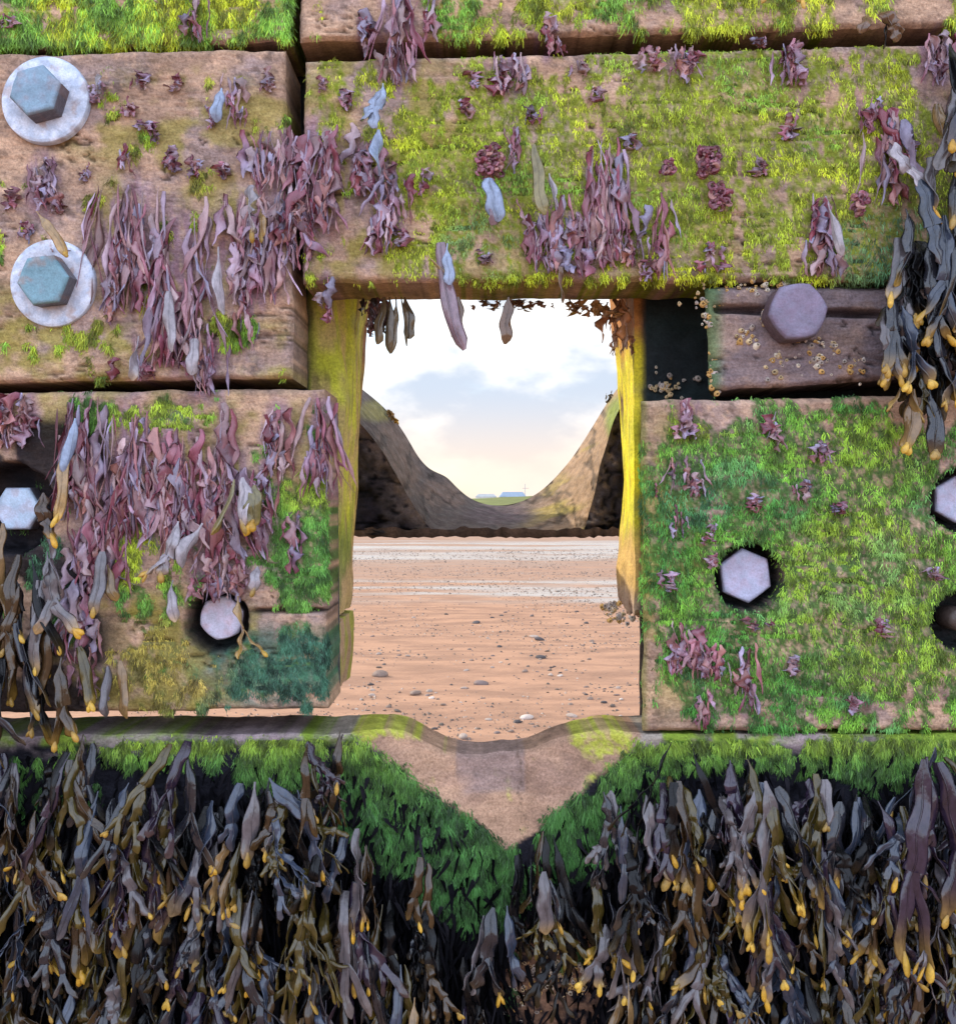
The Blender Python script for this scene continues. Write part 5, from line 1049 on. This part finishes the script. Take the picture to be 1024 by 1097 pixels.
# ------------------------------------------------------------------ sky, sun, camera
SUN_AZ, SUN_EL = R(-62), R(30)
w = bpy.data.worlds.new('World'); scene.world = w; w.use_nodes = True
nt = w.node_tree; N, L = nt.nodes, nt.links; N.clear()
out = N.new('ShaderNodeOutputWorld'); bg = N.new('ShaderNodeBackground'); sky = N.new('ShaderNodeTexSky')
sky.sky_type = 'NISHITA'; sky.sun_disc = False; sky.sun_elevation = SUN_EL; sky.sun_rotation = SUN_AZ; sky.air_density = 1.0; sky.dust_density = 1.2; sky.ozone_density = 1.5
tc = N.new('ShaderNodeTexCoord'); mp = N.new('ShaderNodeMapping'); mp.inputs['Scale'].default_value = (1, 1, 1.9); mp.inputs['Location'].default_value = (3.2, 1.1, .4)
L.new(tc.outputs['Generated'], mp.inputs['Vector'])
n1 = N.new('ShaderNodeTexNoise'); n1.inputs['Scale'].default_value = 5.2; n1.inputs['Detail'].default_value = 6; n1.inputs['Roughness'].default_value = .52; n1.inputs['Distortion'].default_value = .3
L.new(mp.outputs['Vector'], n1.inputs['Vector'])
r1 = N.new('ShaderNodeMapRange'); r1.interpolation_type = 'SMOOTHSTEP'; r1.inputs['From Min'].default_value = .25; r1.inputs['From Max'].default_value = .48
L.new(n1.outputs['Fac'], r1.inputs['Value'])
n2 = N.new('ShaderNodeTexNoise'); n2.inputs['Scale'].default_value = 7.5; n2.inputs['Detail'].default_value = 5; L.new(mp.outputs['Vector'], n2.inputs['Vector'])
gs = N.new('ShaderNodeSeparateXYZ'); L.new(tc.outputs['Generated'], gs.inputs[0])
cr = N.new('ShaderNodeMix'); cr.data_type = 'RGBA'; cr.inputs[6].default_value = (2.6, 2.95, 3.5, 1); cr.inputs[7].default_value = (4.9, 4.8, 4.65, 1)
r2 = N.new('ShaderNodeMapRange'); r2.interpolation_type = 'SMOOTHSTEP'; r2.inputs['From Min'].default_value = .40; r2.inputs['From Max'].default_value = .58; L.new(n2.outputs['Fac'], r2.inputs['Value']); L.new(r2.outputs['Result'], cr.inputs[0])
# low cloud takes the warm tone of the horizon
pe = N.new('ShaderNodeMapRange'); pe.interpolation_type = 'SMOOTHSTEP'
for k_, v_ in zip(('From Min', 'From Max', 'To Min', 'To Max'), (.12, .03, 0, .8)): pe.inputs[k_].default_value = v_
L.new(gs.outputs['Z'], pe.inputs['Value'])
cp = N.new('ShaderNodeMix'); cp.data_type = 'RGBA'; cp.inputs[7].default_value = (4.1, 3.35, 2.75, 1); L.new(pe.outputs['Result'], cp.inputs[0]); L.new(cr.outputs[2], cp.inputs[6])
# unseen clouds behind the camera, brightened as added fill for the timber face
back_fill = N.new('ShaderNodeMapRange'); back_fill.interpolation_type = 'SMOOTHSTEP'
for k_, v_ in zip(('From Min', 'From Max', 'To Min', 'To Max'), (.15, -.45, 1, 3.0)): back_fill.inputs[k_].default_value = v_
L.new(gs.outputs['Y'], back_fill.inputs['Value'])
cs = N.new('ShaderNodeVectorMath'); cs.operation = 'SCALE'; L.new(cp.outputs[2], cs.inputs[0]); L.new(back_fill.outputs['Result'], cs.inputs['Scale'])
mx = N.new('ShaderNodeMix'); mx.data_type = 'RGBA'; 
fm = N.new('ShaderNodeMapRange'); fm.interpolation_type = 'SMOOTHSTEP'
for k_, v_ in zip(('From Min', 'From Max', 'To Min', 'To Max'), (-.4, .4, .75, 1)): fm.inputs[k_].default_value = v_
L.new(gs.outputs['Y'], fm.inputs['Value'])
fx_ = N.new('ShaderNodeMath'); fx_.operation = 'MULTIPLY'; L.new(r1.outputs['Result'], fx_.inputs[0]); L.new(fm.outputs['Result'], fx_.inputs[1]); L.new(fx_.outputs[0], mx.inputs[0]); L.new(sky.outputs[0], mx.inputs[6]); ti = N.new('ShaderNodeMix'); ti.data_type = 'RGBA'; ti.blend_type = 'MULTIPLY'; ti.inputs[7].default_value = (.90, .98, 1.16, 1)
fb2 = N.new('ShaderNodeMapRange'); fb2.inputs['From Min'].default_value = .1; fb2.inputs['From Max'].default_value = -.4; L.new(gs.outputs['Y'], fb2.inputs['Value']); L.new(fb2.outputs['Result'], ti.inputs[0])  # blue tint on the added fill from behind
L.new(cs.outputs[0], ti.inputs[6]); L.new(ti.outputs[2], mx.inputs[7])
bg.inputs['Strength'].default_value = .115
L.new(mx.outputs[2], bg.inputs['Color']); L.new(bg.outputs[0], out.inputs['Surface'])

sl = bpy.data.lights.new('Sun', 'SUN'); sl.energy = 2.0; sl.angle = R(.6); sl.color = (1, .90, .76)
so = bpy.data.objects.new('Sun', sl); COL.objects.link(so)
from mathutils import Vector
sd = Vector((math.sin(SUN_AZ) * math.cos(SUN_EL), math.cos(SUN_AZ) * math.cos(SUN_EL), math.sin(SUN_EL)))
so.rotation_euler = sd.to_track_quat('Z', 'Y').to_euler(); so.location = (0, 0, 8)

cam = bpy.data.cameras.new('Camera'); co = bpy.data.objects.new('Camera', cam); COL.objects.link(co)
co.location = (0, -D0, H); co.rotation_euler = (R(90), 0, 0)
cam.sensor_width = 36; cam.sensor_height = 36; cam.sensor_fit = 'HORIZONTAL'; cam.lens = 36 * F / 1024
cam.shift_y = -(548.5 - CY) / 1024; cam.clip_start = .02; cam.clip_end = 6000
scene.camera = co
scene.view_settings.view_transform = 'Standard'; scene.view_settings.look = 'None'; scene.view_settings.gamma = 1; scene.view_settings.exposure = 1.25
